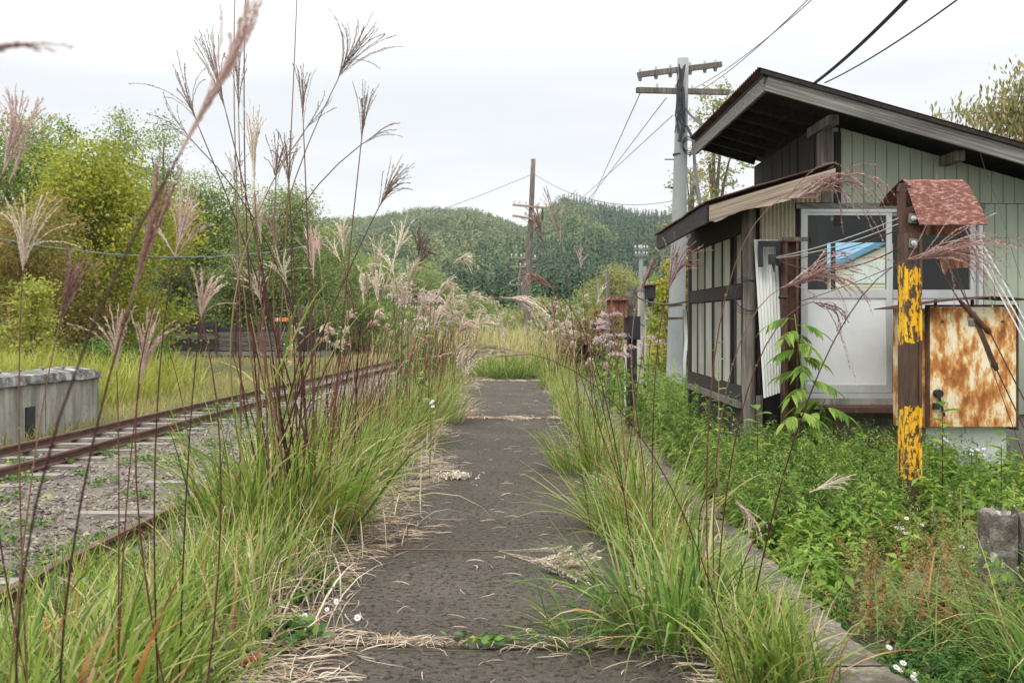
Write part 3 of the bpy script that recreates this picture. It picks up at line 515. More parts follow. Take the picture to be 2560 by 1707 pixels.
# ---- right side of the path
T = clump(.78, 4.5, -.02, 'green pampas grass clump right of the path at the bottom, blades arching over the kerb')
blades_at(T, .70, 4.4, 0, 360, .26, .35, .85, .009, .017, mat='grass_blue', wind=(-.1, 0), droop=1.7, lean=.9)
T2 = T
for f_, b_, t_, Yp, n, sp_, bd, mt in [((.88, 4.4), (1795, 455), (2060, 455), 3.9, 24, .17, .36, 'pl_rose'), ((.92, 4.5), (1795, 660), (2035, 610), 3.9, 30, .27, .18, 'pl_rose'), ((.9, 4.4), (1868, 692), (1950, 745), 3.9, 9, .2, .3, 'pl_red'),
        ((.98, 4.2), (2085, 595), (2350, 585), 3.6, 36, .26, .20, 'pl_rose'), ((.7, 4.9), (1535, 665), (1603, 535), 5.0, 20, .26, .10, 'pl_red'), ((.75, 4.8), (1472, 668), (1508, 585), 5.0, 9, .10, 0, 'pl_red'), ((.6, 4.7), (1272, 662), (1178, 630), 4.8, 17, .14, -.22, 'pl_red')]:
    stalk(T, np.array([*f_, 0]), P(*b_, Yp), P(*t_, Yp), mt, n, sp_, bd, .12, r=.0036, fluff=.9, curve=.22)
stalk(T, np.array([1.0, 4.4, 0]), P(1860, 1130, 4.0), P(1965, 1082, 4.0), 'pl_cream', 12, .12, .0, .1, r=.003, fluff=.6)
stalk(T, np.array([.9, 4.6, 0]), P(1690, 1150, 4.3), P(1745, 1235, 4.3), 'pl_pink', 14, .2, .2, .1, r=.003, fluff=.8)
stalk(T, np.array([.8, 3.4, 0]), P(1215, 812, 3.0), P(985, 835, 3.0), 'pl_dark', 10, .10, -.18, .1, r=.0025, fluff=.9, curve=.3)
T = clump(.72, 9.3, -.02, 'pampas grass clump with two slim dark plumes right of the wooden pole')
blades_at(T, .74, 9.2, 0, 420, .35, .35, .75, .006, .012, wind=(-.1, 0), lean=.7)
for b_, t_, n, sp_, bd, mt in [((1252, 570), (1215, 445), 14, .14, 0, 'pl_red'), ((1288, 560), (1262, 425), 12, .12, 0, 'pl_dark'), ((1335, 615), (1331, 558), 8, .14, 0, 'pl_pink'), ((1275, 760), (1268, 660), 8, .1, 0, 'pl_red'), ((1370, 700), (1382, 640), 6, .15, 0, 'pl_cream')]:
    stalk(T, foot(.78, 9.2, 0, .25), P(*b_, 9.2), P(*t_, 9.2), mt, n, sp_, bd, .08, r=.0045, fluff=.9)
T = clump(.85, 6.6, -.02, 'bright green pampas grass clump with red stems midway along the right path edge')
blades_at(T, .86, 6.6, 0, 520, .34, .35, .85, .006, .012, wind=(0, -.1), lean=.9)
for x in (1310, 1345, 1400, 1480, 1430): stalk(T, foot(.9, 6.7, 0, .2), P(x, 640+random.random()*160, 6.6), None, r=.0042, curve=.3)
#@@REST
# ---- copied clumps: one kind, each turned and sized, with plumes
def proto(n, npl, mat):
    T = empty('pampas_grass', (0, 0, 0)); blades_at(T, 0, 0, 0, n, .42, .35, .95, .007, .013, mat=mat, wind=(.25, 0))
    for i in range(npl):
        a = random.uniform(-.4, .4); h = random.uniform(1.1, 1.9); pb = np.array([a+.1, random.uniform(-.3, .3), h]); L = random.uniform(.2, .32)
        q = random.random(); pt = pb+np.array([random.uniform(.02, .2), random.uniform(-.08, .08), L*random.uniform(.4, 1)])
        m = MB(); ft = foot(0, 0, 0, .25); m.tube(bez(ft, pb-(pt-pb)*2, pb, 8), np.linspace(.005, .003, 8), 4, cap=False); st = m.build('stem', G['stem'], T)
        for k in range(1):
            base_y = 15.0; off = np.array([0, base_y, 0]); pm = plume_mb(pb+off, pt+off, 13, .22, .12, .25, 1.3, dense=.8); pm.v = [v-off for v in pm.v]; pm.build('plume', G[random.choice(['pl_cream', 'pl_cream', 'pl_cream', 'pl_pink'])], st)
    return T
spots = [(-1.6, 16.2, 1.0, 0, 'pampas grass clump left of the path beside the far end of the asphalt'), (-1.95, 13.0, .9, 1, 'pampas grass clump at the ballast edge level with the curled heads'), (-2.0, 9.8, .8, 1, 'shorter pampas grass clump on the ballast side behind the tallest clump'),
         (-1.5, 19.5, 1.0, 1, 'pampas grass clump left of the bright tuft that closes the path'), (-2.1, 23, 1.05, 0, 'pampas grass clump left of and behind the end of the asphalt'), (-.9, 27, 1.0, 1, 'pampas grass clump standing behind the bright tuft on the path'), (-2.6, 30, 1.1, 0, 'distant pampas grass clump by the rails left of the wooden poles'),
         (.9, 12.3, .62, 2, 'low pampas grass clump on the right path edge before the signal box'), (.95, 16.0, .7, 2, 'low pampas grass clump level with the signal box'), (.9, 20.5, .8, 1, 'pampas grass clump right of the far end of the asphalt'), (1.1, 26, .9, 0, 'distant pampas grass clump right of the wooden poles'), (-.2, 33, .9, 1, 'small distant pampas grass clump just left of the wooden poles'), (1.6, 33, 1.0, 0, 'farthest pampas grass clump right of the wooden poles'),
 (-1.3, 22.6, .95, 1, 'pampas grass clump touching the left corner of the far end of the asphalt'), (1.2, 23.2, .85, 0, 'pampas grass clump behind the far right corner of the asphalt'), (-.75, 30.5, 1.05, 0, 'pampas grass clump between the bright tuft and the wooden poles'), (.75, 29.5, .95, 1, 'pampas grass clump in front of the foot of the wooden poles'), (2.2, 28.5, 1.05, 0, 'pampas grass clump before the dull red shrubs'), (-1.9, 36, 1.2, 1, 'far pampas grass clump left of the foot of the wooden poles')]
protos = [proto(330, 10, 'grass'), proto(330, 8, 'grass'), proto(330, 3, 'grass_blue')]; used = [False]*3
for x, y, s_, k, lab in spots:
    o = protos[k] if not used[k] else copy_tree(protos[k]); used[k] = True
    o.location = (x, y, -.02); o.scale = (s_,)*3; o.rotation_euler = (0, 0, random.uniform(-.5, .5)); tag(o, lab, 'pampas grass', 'pampas grass clumps along the path')
T = empty('grass_tuft', (-.25, 24.6, 0), 'bright green grass tuft growing across the end of the asphalt', 'grass tuft'); blades_at(T, -.25, 24.6, 0, 1100, .75, .4, .85, .012, .02, mat='grass_blue', lean=1.1, droop=1.5, wind=(.05, 0), rx=1.2)
T = empty('grass_tuft', (.28, 4.45, 0), 'small grass tuft sprawling in the first joint of the path', 'grass tuft'); blades_at(T, .28, 4.4, 0, 80, .12, .2, .5, .006, .011, mat='grass_blue', lean=2.4, droop=1.2, wind=(-.4, 0))
T = empty('grass_tuft', (2.45, 4.3, -.2), 'fresh green grass tuft beside the broken concrete posts at the right edge', 'grass tuft'); blades_at(T, 2.5, 4.45, -.2, 420, .35, .35, .8, .006, .012, mat='grass_blue', lean=1.0, droop=1.9, wind=(-.2, -.1))
# row grass along both path edges and short tufts
mb = MB(); n = 17000; y = 3+37*rng.random(n)**1.55; x = -1.45+rng.normal(0, .2, n)+.06*wav(y, y, 2); x = np.minimum(x, -1.02+.1*np.sin(y*2.2)+.12*np.sin(y*.9)); scatter_grass(mb, x, y, np.full(n, -.03), .12, .58, .007, .014, .75, 1.5, 5, wind=(.08, -.02))
o = mb.build('long_grass', G['grass']); tag(o, 'long green and straw coloured grass along the left edge of the path', 'grass', kind='stuff')
mb = MB(); n = 11000; y = 3.6+36*rng.random(n)**1.6; x = .93+rng.normal(0, .09, n)+.07*np.sin(y*1.7)+.06*np.sin(y*.7); x = x+.2*sstep(18, 30, y)*rng.normal(0, 1, n); scatter_grass(mb, x, y, np.full(n, -.01), .12, .5, .007, .012, .9, 1.6, 5, wind=(-.05, -.02))
o = mb.build('edge_grass', G['grass']); tag(o, 'green grass growing in the seam between asphalt and concrete kerb', 'grass', kind='stuff')
mb = MB(); n = 20000; y = 25+38*rng.random(n); x = rng.uniform(-2.6, 5, n); scatter_grass(mb, x, y, np.where(x < 1.5, 0, -.2), .3, 1.1, .015, .03, .8, 1.4, 4); n = 2600; y = 24+30*rng.random(n); x = rng.normal(.2, 1.5, n)*(1+.3*(y > 34)); scatter_grass(mb, x, y, 0*x, .9, 1.5, .014, .024, .4, 1.0, 5, t=.78+.16*rng.random(n)); tag(mb.build('far_grass', G['grass']), 'green grass covering the far end of the platform around the wooden poles', 'grass', kind='stuff')
mb = MB(); n = 280; y = 6.8+22*rng.random(n)**1.2; x = -1.55+rng.normal(0, .28, n); L = .6+.95*rng.random(n); pl = arcs(np.stack([x, y, 0*x], -1), L, R(90)-np.abs(rng.normal(0, .12, n)), R(78)-np.abs(rng.normal(0, .3, n)), rng.normal(0, 1.3, n), 5)
mb.tubes(pl, np.linspace(.0040, .0022, 6)[None]*(1+y/22)[:, None], 3); tag(mb.build('grass_stems', G['stem']), 'thin dark red grass stems standing among the long grass left of the path', 'grass stems', kind='stuff')
mb = MB(); n = 2600; y = 4.2+22*rng.random(n)**1.4; x = -1.25+rng.normal(0, .22, n); scatter_grass(mb, x, y, np.full(n, -.01), .15, .5, .005, .01, 1.3, 1.9, 5, wind=(.2, 0)); n = 1500; y = 4+18*rng.random(n)**1.3; x = .92+rng.normal(0, .12, n); scatter_grass(mb, x, y, np.full(n, -.01), .12, .42, .005, .009, 1.3, 1.9, 5); tag(mb.build('dead_grass', G['straw']), 'bent dead blades mixed into the grass on both path edges', 'dead grass', kind='stuff')
# ballast side low grass between third rail and platform
mb = MB(); n = 8000; y = 3.5+14*rng.random(n)**1.3; x = rng.uniform(-3.1, -1.8, n); k = wav(x, y, 2.2) > -.25+.5*rng.random(n); x, y = x[k], y[k]; scatter_grass(mb, x, y, np.full(len(x), -.47), .15, .55, .005, .01, .8, 1.3, 4); tag(mb.build('track_grass', G['grass']), 'thin green grass on the ballast beside the single rusty rail', 'grass', kind='stuff')
mb = MB()
for cx, cy, r_ in [(random.uniform(-6.8, -2.2), random.uniform(6, 24), random.uniform(.08, .3)) for _ in range(120)]:
    n = int(90*r_/.2); a = rng.random(n)*6.28; q = r_*np.sqrt(rng.random(n)); x = cx+np.cos(a)*q+tracky(cy)*.8; y = cy+np.sin(a)*q; mb.leaves(np.stack([x, y, -.45+.06*rng.random(n)], -1), .035+.03*rng.random(n), flat=.7)
tag(mb.build('ballast_weeds', G['clover']), 'small green weeds dotted over the ballast', 'weeds', kind='stuff')
# field beyond the track, yellow grass on the old platform
mb = MB(); n = 70000; y = 12+60*rng.random(n)**1.25; x = -7.6+tracky(np.minimum(y, 45))-rng.random(n)**1.2*(3+y*.62); k = ~((x < -7.55) & (x > -13.5) & (y < 18.3)); x, y = x[k], y[k]
sc = .9+y/40; scatter_grass(mb, x, y, gz(x, y), .1, .40, .010, .026, 1.0, 1.2, 3, t=np.clip(.5+.4*wav(x, y, .35)+rng.normal(0, .22, len(x)), 0, 1)); tag(mb.build('field_grass', G['field']), 'yellow green meadow grass between the track and the trees', 'meadow grass', kind='stuff')
mb = MB(); n = 9000; y = rng.uniform(10, 18, n); x = -8.1-5*rng.random(n)**1.3; scatter_grass(mb, x, y, np.full(n, .5), .15, .55, .008, .016, .8, 1.2, 4)
n = 9000; x = rng.uniform(-19, -8.5, n); y = rng.uniform(18.5, 28, n); scatter_grass(mb, x, y, gz(x, y), .5, 1.5, .02, .035, .8, 1.2, 4)
tag(mb.build('tall_yellow_grass', G['yellowgrass']), 'bright yellow green tall grass on and behind the old concrete platform', 'grass', kind='stuff')
# straw litter along the path
mb = MB(); n = 6500; y = 3.4+26*rng.random(n)**1.5; e = -1.04+.1*np.sin(y*2.2)+.12*np.sin(y*.9); x = e+.10+rng.normal(0, .13, n)*(1+.3*(y < 7)); b = np.stack([x, y, .012+.03*rng.random(n)*np.exp(-((x-e)/.2)**2)], -1)
def litter(b, Lm, wm, mb):
    n = len(b); hd = rng.normal(.1, .8, n)+np.pi*(rng.random(n) < .5); L = Lm*(.4+rng.random(n)); k = np.linspace(-.5, .5, 5)[None]; cv = rng.normal(0, .5, n)[:, None]
    px = np.cos(hd)[:, None]*k*L[:, None]-np.sin(hd)[:, None]*cv*L[:, None]*k*k; py = np.sin(hd)[:, None]*k*L[:, None]+np.cos(hd)[:, None]*cv*L[:, None]*k*k; pz = np.abs(rng.normal(0, .06, n))[:, None]*L[:, None]*(1-4*k*k)+.004*rng.random(n)[:, None]
    pl = b[:, None]+np.stack([px, py, pz+0*px], -1); sd = np.stack([-np.sin(hd), np.cos(hd), rng.normal(0, .5, n)], -1); mb.ribbons(pl, np.full((n, 5), wm)*np.array([.4, 1, 1, 1, .3])[None]*(.5+rng.random(n))[:, None], sd/np.linalg.norm(sd, axis=1)[:, None])
litter(b, .17, .0042, mb)
n = 420; litter(np.stack([rng.uniform(-.95, .9, n), 3.3+18*rng.random(n)**1.3, np.full(n, .014)], -1), .10, .004, mb)
for yj, xm, nn in ((4.33, 0, 620), (14.2, 0, 560), (22.85, 0, 360)):
    n = nn; x = rng.uniform(-1.1, .9, n); x = x[np.sin(x*5.1+yj)+.7*np.sin(x*11) > rng.uniform(-1.6, .9, n)]; n = len(x); yy = yj+.05*np.sin(x*2+4.3)+rng.normal(0, 1, n)*(.02+.11*rng.random(n)**2+.03*(yj > 10))*(1+.5*np.sin(x*4)); litter(np.stack([x, yy, np.full(n, .012)], -1), .15 if yj < 10 else .2, .0038 if yj < 10 else .010, mb)
n = 2600; y = 3.6+14*rng.random(n)**1.4; x = .93+rng.normal(0, .12, n); litter(np.stack([x, y, np.full(n, .022)], -1), .15, .006, mb)
tag(mb.build('straw_litter', G['straw']), 'dry straw and dead grass lying along the path edges and joints', 'straw', kind='stuff')
# ---------------------------------------------------------------- herbs on the right
def herbs(mb, n, x, y, z, hmin, hmax, nl, ls, droop=.3, spread=.35, t=None, aspect=.42, tintc=None):
    m = n*nl; h = hmin+(hmax-hmin)*rng.random(n)**1.4; ax = rng.normal(0, spread, (n, 2)); idx = np.repeat(np.arange(n), nl); s_ = rng.random(m)**.7
    c = np.stack([x[idx]+ax[idx, 0]*s_*h[idx], y[idx]+ax[idx, 1]*s_*h[idx], z[idx]+s_*h[idx]], -1); a = rng.random(m)*6.28; e = rng.normal(.1, .4, m); L = ls*(.5+.8*rng.random(m))*(1.15-.6*s_)
    d = np.stack([np.cos(a)*np.cos(e), np.sin(a)*np.cos(e), np.sin(e)], -1); sd = np.stack([-np.sin(a), np.cos(a), rng.normal(0, .3, m)], -1); sd /= np.linalg.norm(sd, axis=1)[:, None]; dn = np.array([0, 0, -1.])
    W2 = (L*aspect*.5)[:, None]; L = L[:, None]; p0 = c; p1 = c+d*L*.45; p2 = c+d*L+dn*L*droop
    v = np.stack([p0, p1+sd*W2, p2, p1-sd*W2], 1).reshape(-1, 3); tt = (rng.random(n)*.5+.25 if tintc is None else tintc)[idx]+rng.normal(0, .16, m); mb.add(v, np.arange(m)[:, None]*4+np.arange(4)[None], np.repeat(np.clip(tt, 0, 1), 4))
def inhut(x, y): return (x > 2.0) & (y > 8.75) & (y < 12.2)
mb = MB(); n = 5200; y = 3.4+19*rng.random(n)**1.5; x = 1.56+rng.random(n)**.9*(1.2+.42*y); k = ~inhut(x, y) & ~((y < 6.2) & (x < 2.5+.1*wav(x, y, 3)) & (x > 1.75)); k &= ~((y < 5.0) & (x < 2.9) & (x > 1.5+.1)); x, y = x[k], y[k]
herbs(mb, len(x), x, y, gz(x, y), .12, .38, 44, .064, tintc=np.clip(.56+.3*wav(x, y, 2.2)+rng.normal(0, .15, len(x)), 0, 1)); tag(mb.build('herbs', G['herb']), 'dense leafy green weeds covering the ground right of the kerb', 'weeds', kind='stuff')
mb = MB()
for _ in range(100):
    cy = random.uniform(4.6, 11); cx = random.uniform(1.75, 1.2+.42*cy+.5)
    if (cx > 1.95 and cy > 8.6) or (cy < 5.4 and cx < 2.9): continue
    n = random.randint(6, 16); x = cx+rng.normal(0, .14, n); y = cy+rng.normal(0, .14, n); herbs(mb, n, x, y, gz(x, y), .2, .55, 34, random.choice([.07, .09, .11, .13]), aspect=random.choice([.35, .6]))
tag(mb.build('broad_leaved_weeds', G['bright']), 'lighter broad leaved weeds in patches right of the kerb', 'weeds', kind='stuff')
mb = MB(); n = 2600; y = 4.2+8*rng.random(n); x = 1.6+rng.random(n)*(.35*y+.9); k = ~inhut(x, y) & (wav(x+5, y, 2.6) > 0); x, y = x[k], y[k]; scatter_grass(mb, x, y, gz(x, y), .2, .6, .005, .010, .8, 1.5, 5); tag(mb.build('weed_grass', G['grass_blue']), 'grass blades growing through the weeds right of the kerb', 'grass', kind='stuff')
mb = MB(); n = 1500; y = 4.6+9*rng.random(n)**1.2; x = 1.7+rng.random(n)*(1.0+.3*y); k = ~inhut(x, y) & ((wav(x, y, 1.7) > -.2)); x, y = x[k], y[k]; herbs(mb, len(x), x, y, gz(x, y), .25, .6, 60, .035, aspect=.3); tag(mb.build('mugwort', G['herb_pale']), 'pale feathery mugwort standing among the weeds before the hut', 'weeds', kind='stuff')
mb = MB(); n = 420; y = rng.uniform(4.9, 6.6, n); x = rng.uniform(1.95, 2.95, n)*y/5.6; herbs(mb, n, x, y, gz(x, y), .15, .42, 50, .035, aspect=.35); tag(mb.build('reddish_weeds', G['herb_red']), 'reddish orange weeds in front of the yellow and black post', 'weeds', kind='stuff')
mb = MB(); n = 1300; y = 6.4+2.5*rng.random(n)**.7; x = 1.62+rng.random(n)*(.5+.48*(y-5)); herbs(mb, n, x, y, gz(x, y), .3, .62, 60, .05, aspect=.36)
n = 260; y = rng.uniform(9, 19, n); x = 1.6+rng.random(n)*.2+(y-9)*.16*rng.random(n); herbs(mb, n, x, y, gz(x, y), .35, .85, 60, .08); tag(mb.build('tall_weeds', G['herb']), 'tall light green weeds growing left of the hut towards the signal box', 'weeds', kind='stuff')
mb = MB(); n = 330; y = rng.uniform(3.9, 5.2, n); x = rng.uniform(1.72, 2.5, n)*y/4.6; herbs(mb, n, x, y, gz(x, y)+.0, .03, .14, 22, .05); 
n = 340; x = np.concatenate([rng.normal(-1.06, .07, 190), rng.normal(-1.0, .08, 150)]); y = np.concatenate([rng.normal(5.15, .16, 190), rng.normal(4.36, .07, 150)])
mb.leaves(np.stack([x, y, .02+.06*rng.random(n)], -1), .05+.03*rng.random(n), flat=.6, aspect=.8); n = 46; mb.leaves(np.stack([rng.normal(-.12, .1, n), rng.normal(4.33, .035, n), .01+.025*rng.random(n)], -1), .04, flat=.7, aspect=.8)
tag(mb.build('low_leaves', G['clover']), 'low dark green leaves on the path edge, joint and ground beside the kerb', 'ground cover', kind='stuff')
# asters
def flower(mbp, mbe, c, r, nrm=(0, -.5, 1), npet=11):
    nrm = Vector(nrm).normalized(); a = nrm.orthogonal().normalized(); b = nrm.cross(a); c = Vector(c)
    for i in range(npet):
        q = i*6.283/npet; d = a*math.cos(q)+b*math.sin(q); s_ = nrm.cross(d); v = [c+d*r*.2, c+d*r*.65+s_*r*.15, c+d*r, c+d*r*.65-s_*r*.15]; mbp.add([tuple(p) for p in v], [(0, 1, 2, 3)])
    mbe.add([tuple(c+nrm*r*.12+(a*math.cos(k)+b*math.sin(k))*r*.24) for k in np.arange(6)*1.047]+[tuple(c+nrm*r*.25)], [(i, (i+1) % 6, 6) for i in range(6)])
def aster(x, y, z, pts, r, label, grp):
    T = empty('aster', (x, y, z), label, 'flower', grp)
    for (fx_, fy_, fz_) in pts:
        a, b = MB(), MB(); flower(a, b, (fx_, fy_, fz_), r, (random.uniform(-.3, .3), -.6, 1)); bl = part('blossom', a, G['petal'], T); part('centre', b, G['eye'], bl)
        s_ = MB(); s_.tube([(x, y, z), ((x+fx_)/2, (y+fy_)/2+.01, (z+fz_)/2+.02), (fx_, fy_, fz_)], .002, 4); part('stem', s_, G['herb'], T)
ast = [((2010, 1505), 4.35, 3, 'pale lilac asters nearest the kerb at the bottom right'), ((2075, 1528), 4.3, 3, 'cluster of pale asters at the bottom edge beside the kerb end'), ((2130, 1550), 4.3, 3, 'pale asters at the very bottom right of the kerb'), ((2095, 1218), 6.3, 5, 'white aster cluster at the foot of the yellow and black post'), ((2060, 1180), 6.4, 2, 'small lilac aster left of the foot of the striped post'),
       ((2200, 1140), 6.8, 3, 'pale asters right of the striped post above the red weeds'), ((2240, 1035), 7.6, 6, 'white asters against the white cabinet base'), ((2320, 1170), 6.5, 4, 'white asters above the broken concrete posts'), ((2250, 1270), 5.6, 2, 'single pale aster left of the broken concrete posts'), ((1790, 1385), 5.0, 2, 'lone lilac aster between the kerb and the slab'),
       ((985, 925), 8.6, 4, 'lilac asters in the grass left of the path joint'), ((2150, 1010), 7.9, 4, 'white asters just right of the striped post by the cabinet')]
for (q, Yp, k, lab) in ast:
    c = P(*q, Yp); g0 = float(gz(c[0], c[1])) if c[0] > 1.5 else 0.0
    aster(c[0], c[1]+.05, g0, [(c[0]+random.uniform(-.09, .09), c[1]+random.uniform(-.06, .06), c[2]+random.uniform(-.03, .03)) for _ in range(k)], .017, lab, 'asters among the weeds')
for (q, r_, lab) in [((700, 1412), .013, 'leftmost white daisy on the path by the first joint'), ((751, 1398), .011, 'small white daisy between two larger ones on the path'), ((773, 1380), .014, 'upper white daisy on the path'), ((821, 1417), .016, 'rightmost and largest white daisy on the path with yellow centre')]:
    Yp = 4.52; c = P(*q, Yp); a, b = MB(), MB(); T = empty('daisy', (c[0]+.02, Yp+.02, 0), lab, 'flower', 'daisies on the path'); flower(a, b, c, r_*1.1, (.1, -.9, .6), 16); part('blossom', a, G['petal'], T); part('centre', b, G['eye'], T)
    s_ = MB(); s_.tube([(c[0]+.02, Yp+.03, 0), (c[0]+.01, Yp+.02, c[2]*.5), (c[0], Yp+.004, c[2])], .0012, 4); part('stem', s_, G['herb_pale'], T)
# dried head, lying stalk, red scrap
m = MB(); c = P(1048, 1100, 8.77); q = rng.normal(0, 1, (500, 3))*np.array([.06, .03, .014])+np.array([c[0], 8.75, .035]); m.leaves(q, .035, aspect=.4); tag(m.build('dried_flower_head', G['pl_cream']), 'dried pale flower head lying on the asphalt', 'dried plant')
T = empty('fallen_stalk', (-1.05, 5.95, .02), 'fallen red stalk lying across the path with a dry cream head', 'fallen stalk')
m = MB(); a, b, c, d = P(660, 1215, 6.2), P(755, 1266, 6.0), P(945, 1272, 6.0), P(1145, 1274, 5.96)
for p_ in (b, c, d): p_[2] = .02
m.tube([a, b, c, d], [.005, .005, .004, .004], 5); part('stem', m, G['stem'], T, True)
for q, z1 in (((1330, 1246), .03), ((1300, 1310), .02)):
    e = P(*q, 6.0 if q[1] < 1300 else 5.55); e[2] = z1; pm = plume_mb(d, e, 5, .03, 0, 0, .7); part('dry_branch', pm, G['straw'], T)
pm = plume_mb(P(1215, 1290, 5.6)*np.array([1, 1, 0])+np.array([0, 0, .05]), P(1375, 1345, 5.3)*np.array([1, 1, 0])+np.array([0, 0, .05]), 44, .16, 0, 0, 1.7); part('seed_head', pm, G['pl_cream'], T)
m = MB(); m.bar((-1.10, 4.0, .03), (-1.02, 4.03, .035), .07, .02); G['redp'] = surf('red_plastic', [(.3, (.20, .02, .03)), (.7, (.30, .035, .045))], 8, rough=.4, bmp=0); tag(m.build('red_scrap', G['redp']), 'flat dark red scrap lying at the path edge in the bottom left', 'scrap')
# pink flowered tall weeds
def pinkweed(x, y, heads, label, r=.10, hn=150):
    T = empty('pink_weed', (x, y, -.1), label, 'flowering weed', 'pink flowering weeds')
    for h in heads:
        hx, hy, hz = h; m = MB(); m.tube(bez(np.array([x, y, -.1]), np.array([(x+hx)/2, y, hz*.7]), np.array([hx, hy, hz-.04]), 6), .005, 4); part('stem', m, G['stem_brown'], T)
        m = MB(); q = rng.normal(0, 1, (hn, 3))*np.array([r*.5, r*.5, r*.15])+np.array([hx, hy, hz]); q[:, 2] -= ((q[:, 0]-hx)**2)*2; m.leaves(q, .022, aspect=.7); part('flower_head', m, G['pinkflower'], T)
    m = MB(); zz = -.1+heads[0][2]*rng.random(90)*.9; a = rng.random(90)*6.28; m.leaves(np.stack([x+np.cos(a)*.09, y+np.sin(a)*.09, zz], -1), .12, aspect=.35); part('leaves', m, G['herb'], T)
for q, Yp, k, lab in [((912, 686), 12.0, 3, 'pink flowered weed among the plumes, left one of two'), ((975, 682), 12.0, 3, 'pink flowered weed among the plumes, right one of two'), ((1380, 735), 13.0, 4, 'tall pink flowered weed just left of the rusty signal box'), ((1395, 772), 12.6, 4, 'pink flowered weed below the rusty signal box'), ((1480, 775), 13.5, 4, 'pale pink flowered weed right of the signal box post'), ((1440, 800), 12.2, 4, 'pale pink flowered weed in front of the signal box post')]:
    c = P(*q, Yp); sp_ = .14 if k < 4 else .24; pinkweed(c[0]+.03, Yp, [(c[0]+random.uniform(-sp_, sp_)*.9, Yp+random.uniform(-.2, .2), c[2]+random.uniform(-.06, .05)*(1 if k < 4 else 2)) for _ in range(k)], lab, r=.10 if k < 4 else .085, hn=150 if k < 4 else 110)
# compound leaved sapling before the rusty post
def ribleaf(mb, p, d, L, w, droop, t):
    d = np.asarray(d, float); d /= np.linalg.norm(d); sd = np.cross(d, [0, 0, 1.]); sd /= np.linalg.norm(sd)+1e-9; k = np.linspace(0, 1, 6); pl = p+d[None]*(k*L)[:, None]+np.array([0, 0, -1.])[None]*(droop*L*k**2)[:, None]
    wd = w*np.array([.08, .75, 1, .8, .45, .03]); n_ = np.cross(sd, d); up = n_[None]*(wd*.18)[:, None]
    v = np.concatenate([pl-sd[None]*wd[:, None]*.5+up, pl, pl+sd[None]*wd[:, None]*.5+up]); i = np.arange(5); mb.add(v, np.concatenate([np.stack([i, i+6, i+7, i+1], -1), np.stack([i+6, i+12, i+13, i+7], -1)]), t)
def elder(root, base_, pts, nleaf, Lr, name='stem', leaflen=.13):
    m = MB(); m.tube(pts, np.linspace(.012, .004, len(pts)), 6); st = part(name, m, G['herb'], root); pts = np.asarray(pts)
    for i in range(nleaf):
        f = (.12+.88*i/nleaf)*(len(pts)-1); k = min(int(f), len(pts)-2); p = pts[k]+(pts[k+1]-pts[k])*(f-k); a = i*2.4+random.random()*.5; d = np.array([math.cos(a), math.sin(a)*.8-.25, .35]); d /= np.linalg.norm(d); L = Lr*random.uniform(.7, 1.1); mm = MB(); K = 8
        kk = np.linspace(0, 1, K); rp = p+d[None]*(kk*L)[:, None]+np.array([0, 0, -1.])[None]*(.55*L*kk**2)[:, None]; mm.tube(rp, .0022, 4, t=.6); s_ = np.cross(d, [0, 0, 1.]); s_ /= np.linalg.norm(s_)
        for q in range(2, K-1):
            for sg in (-1, 1): ribleaf(mm, rp[q], d*.55+s_*sg*.8+np.array([0, 0, -.35-.5*kk[q]]), leaflen*random.uniform(.75, 1.1), leaflen*.32, .35, random.random())
        ribleaf(mm, rp[-1], d+np.array([0, 0, -.9]), leaflen*1.15, leaflen*.33, .3, random.random()); part('leaf', mm, G['bright'], root)
c0 = P(1850, 960, 8.55); T = empty('sapling', (c0[0], 8.5, float(gz(c0[0], 8.5))), 'bright green compound leaved sapling in front of the rusty brown post and white door', 'sapling')
elder(T, c0, [(c0[0], 8.5, -.2), tuple(P(1850, 900, 8.5)), tuple(P(1835, 800, 8.5)), tuple(P(1825, 720, 8.5))], 15, .24)
elder(T, c0, [(c0[0]+.05, 8.45, -.2), tuple(P(1880, 960, 8.4)), tuple(P(1895, 915, 8.4))], 7, .22); elder(T, c0, [(c0[0]-.05, 8.3, -.2), tuple(P(1835, 970, 8.2)), tuple(P(1820, 940, 8.2))], 6, .2)
def leafyshoot(x, y, z0, top, nl, ls, label, mat='herb', lean=0):
    T = empty('leafy_shoot', (x, y, z0), label, 'shoot'); m = MB(); pts = bez(np.array([x, y, z0]), np.array([x, y, (z0+top)/2]), np.array([x+lean, y, top]), 8); m.tube(pts, np.linspace(.006, .0025, 8), 5); part('stem', m, G['stem'], T)
    for i in range(nl):
        f = i/nl; p = pts[min(7, int(f*8))]+np.array([0, 0, (f*8 % 1)*(top-z0)/8]); a = i*2.4; m = MB(); d = np.array([math.cos(a), math.sin(a), .5]); ribleaf(m, p, d, ls*random.uniform(.7, 1.1), ls*.55, .3, random.random()); part('leaf', m, G[mat], T)
leafyshoot(2.0*.675, 6.5, -.2, P(0, 828, 6.5)[2], 24, .07, 'young leafy shoot with round leaves before the hut side window')
for i, (q, Yp, lab) in enumerate([((2165, 955), 6.9, 'broad leaved shoot rising in front of the cabinet base'), ((2300, 1020), 6.6, 'broad leaved shoot right of the cabinet base'), ((1740, 960), 7.6, 'yellow green leafy shoot below the black gap in the hut wall')]):
    c = P(*q, Yp); leafyshoot(c[0], Yp, -.2, c[2], 20, .14, lab, 'bright')
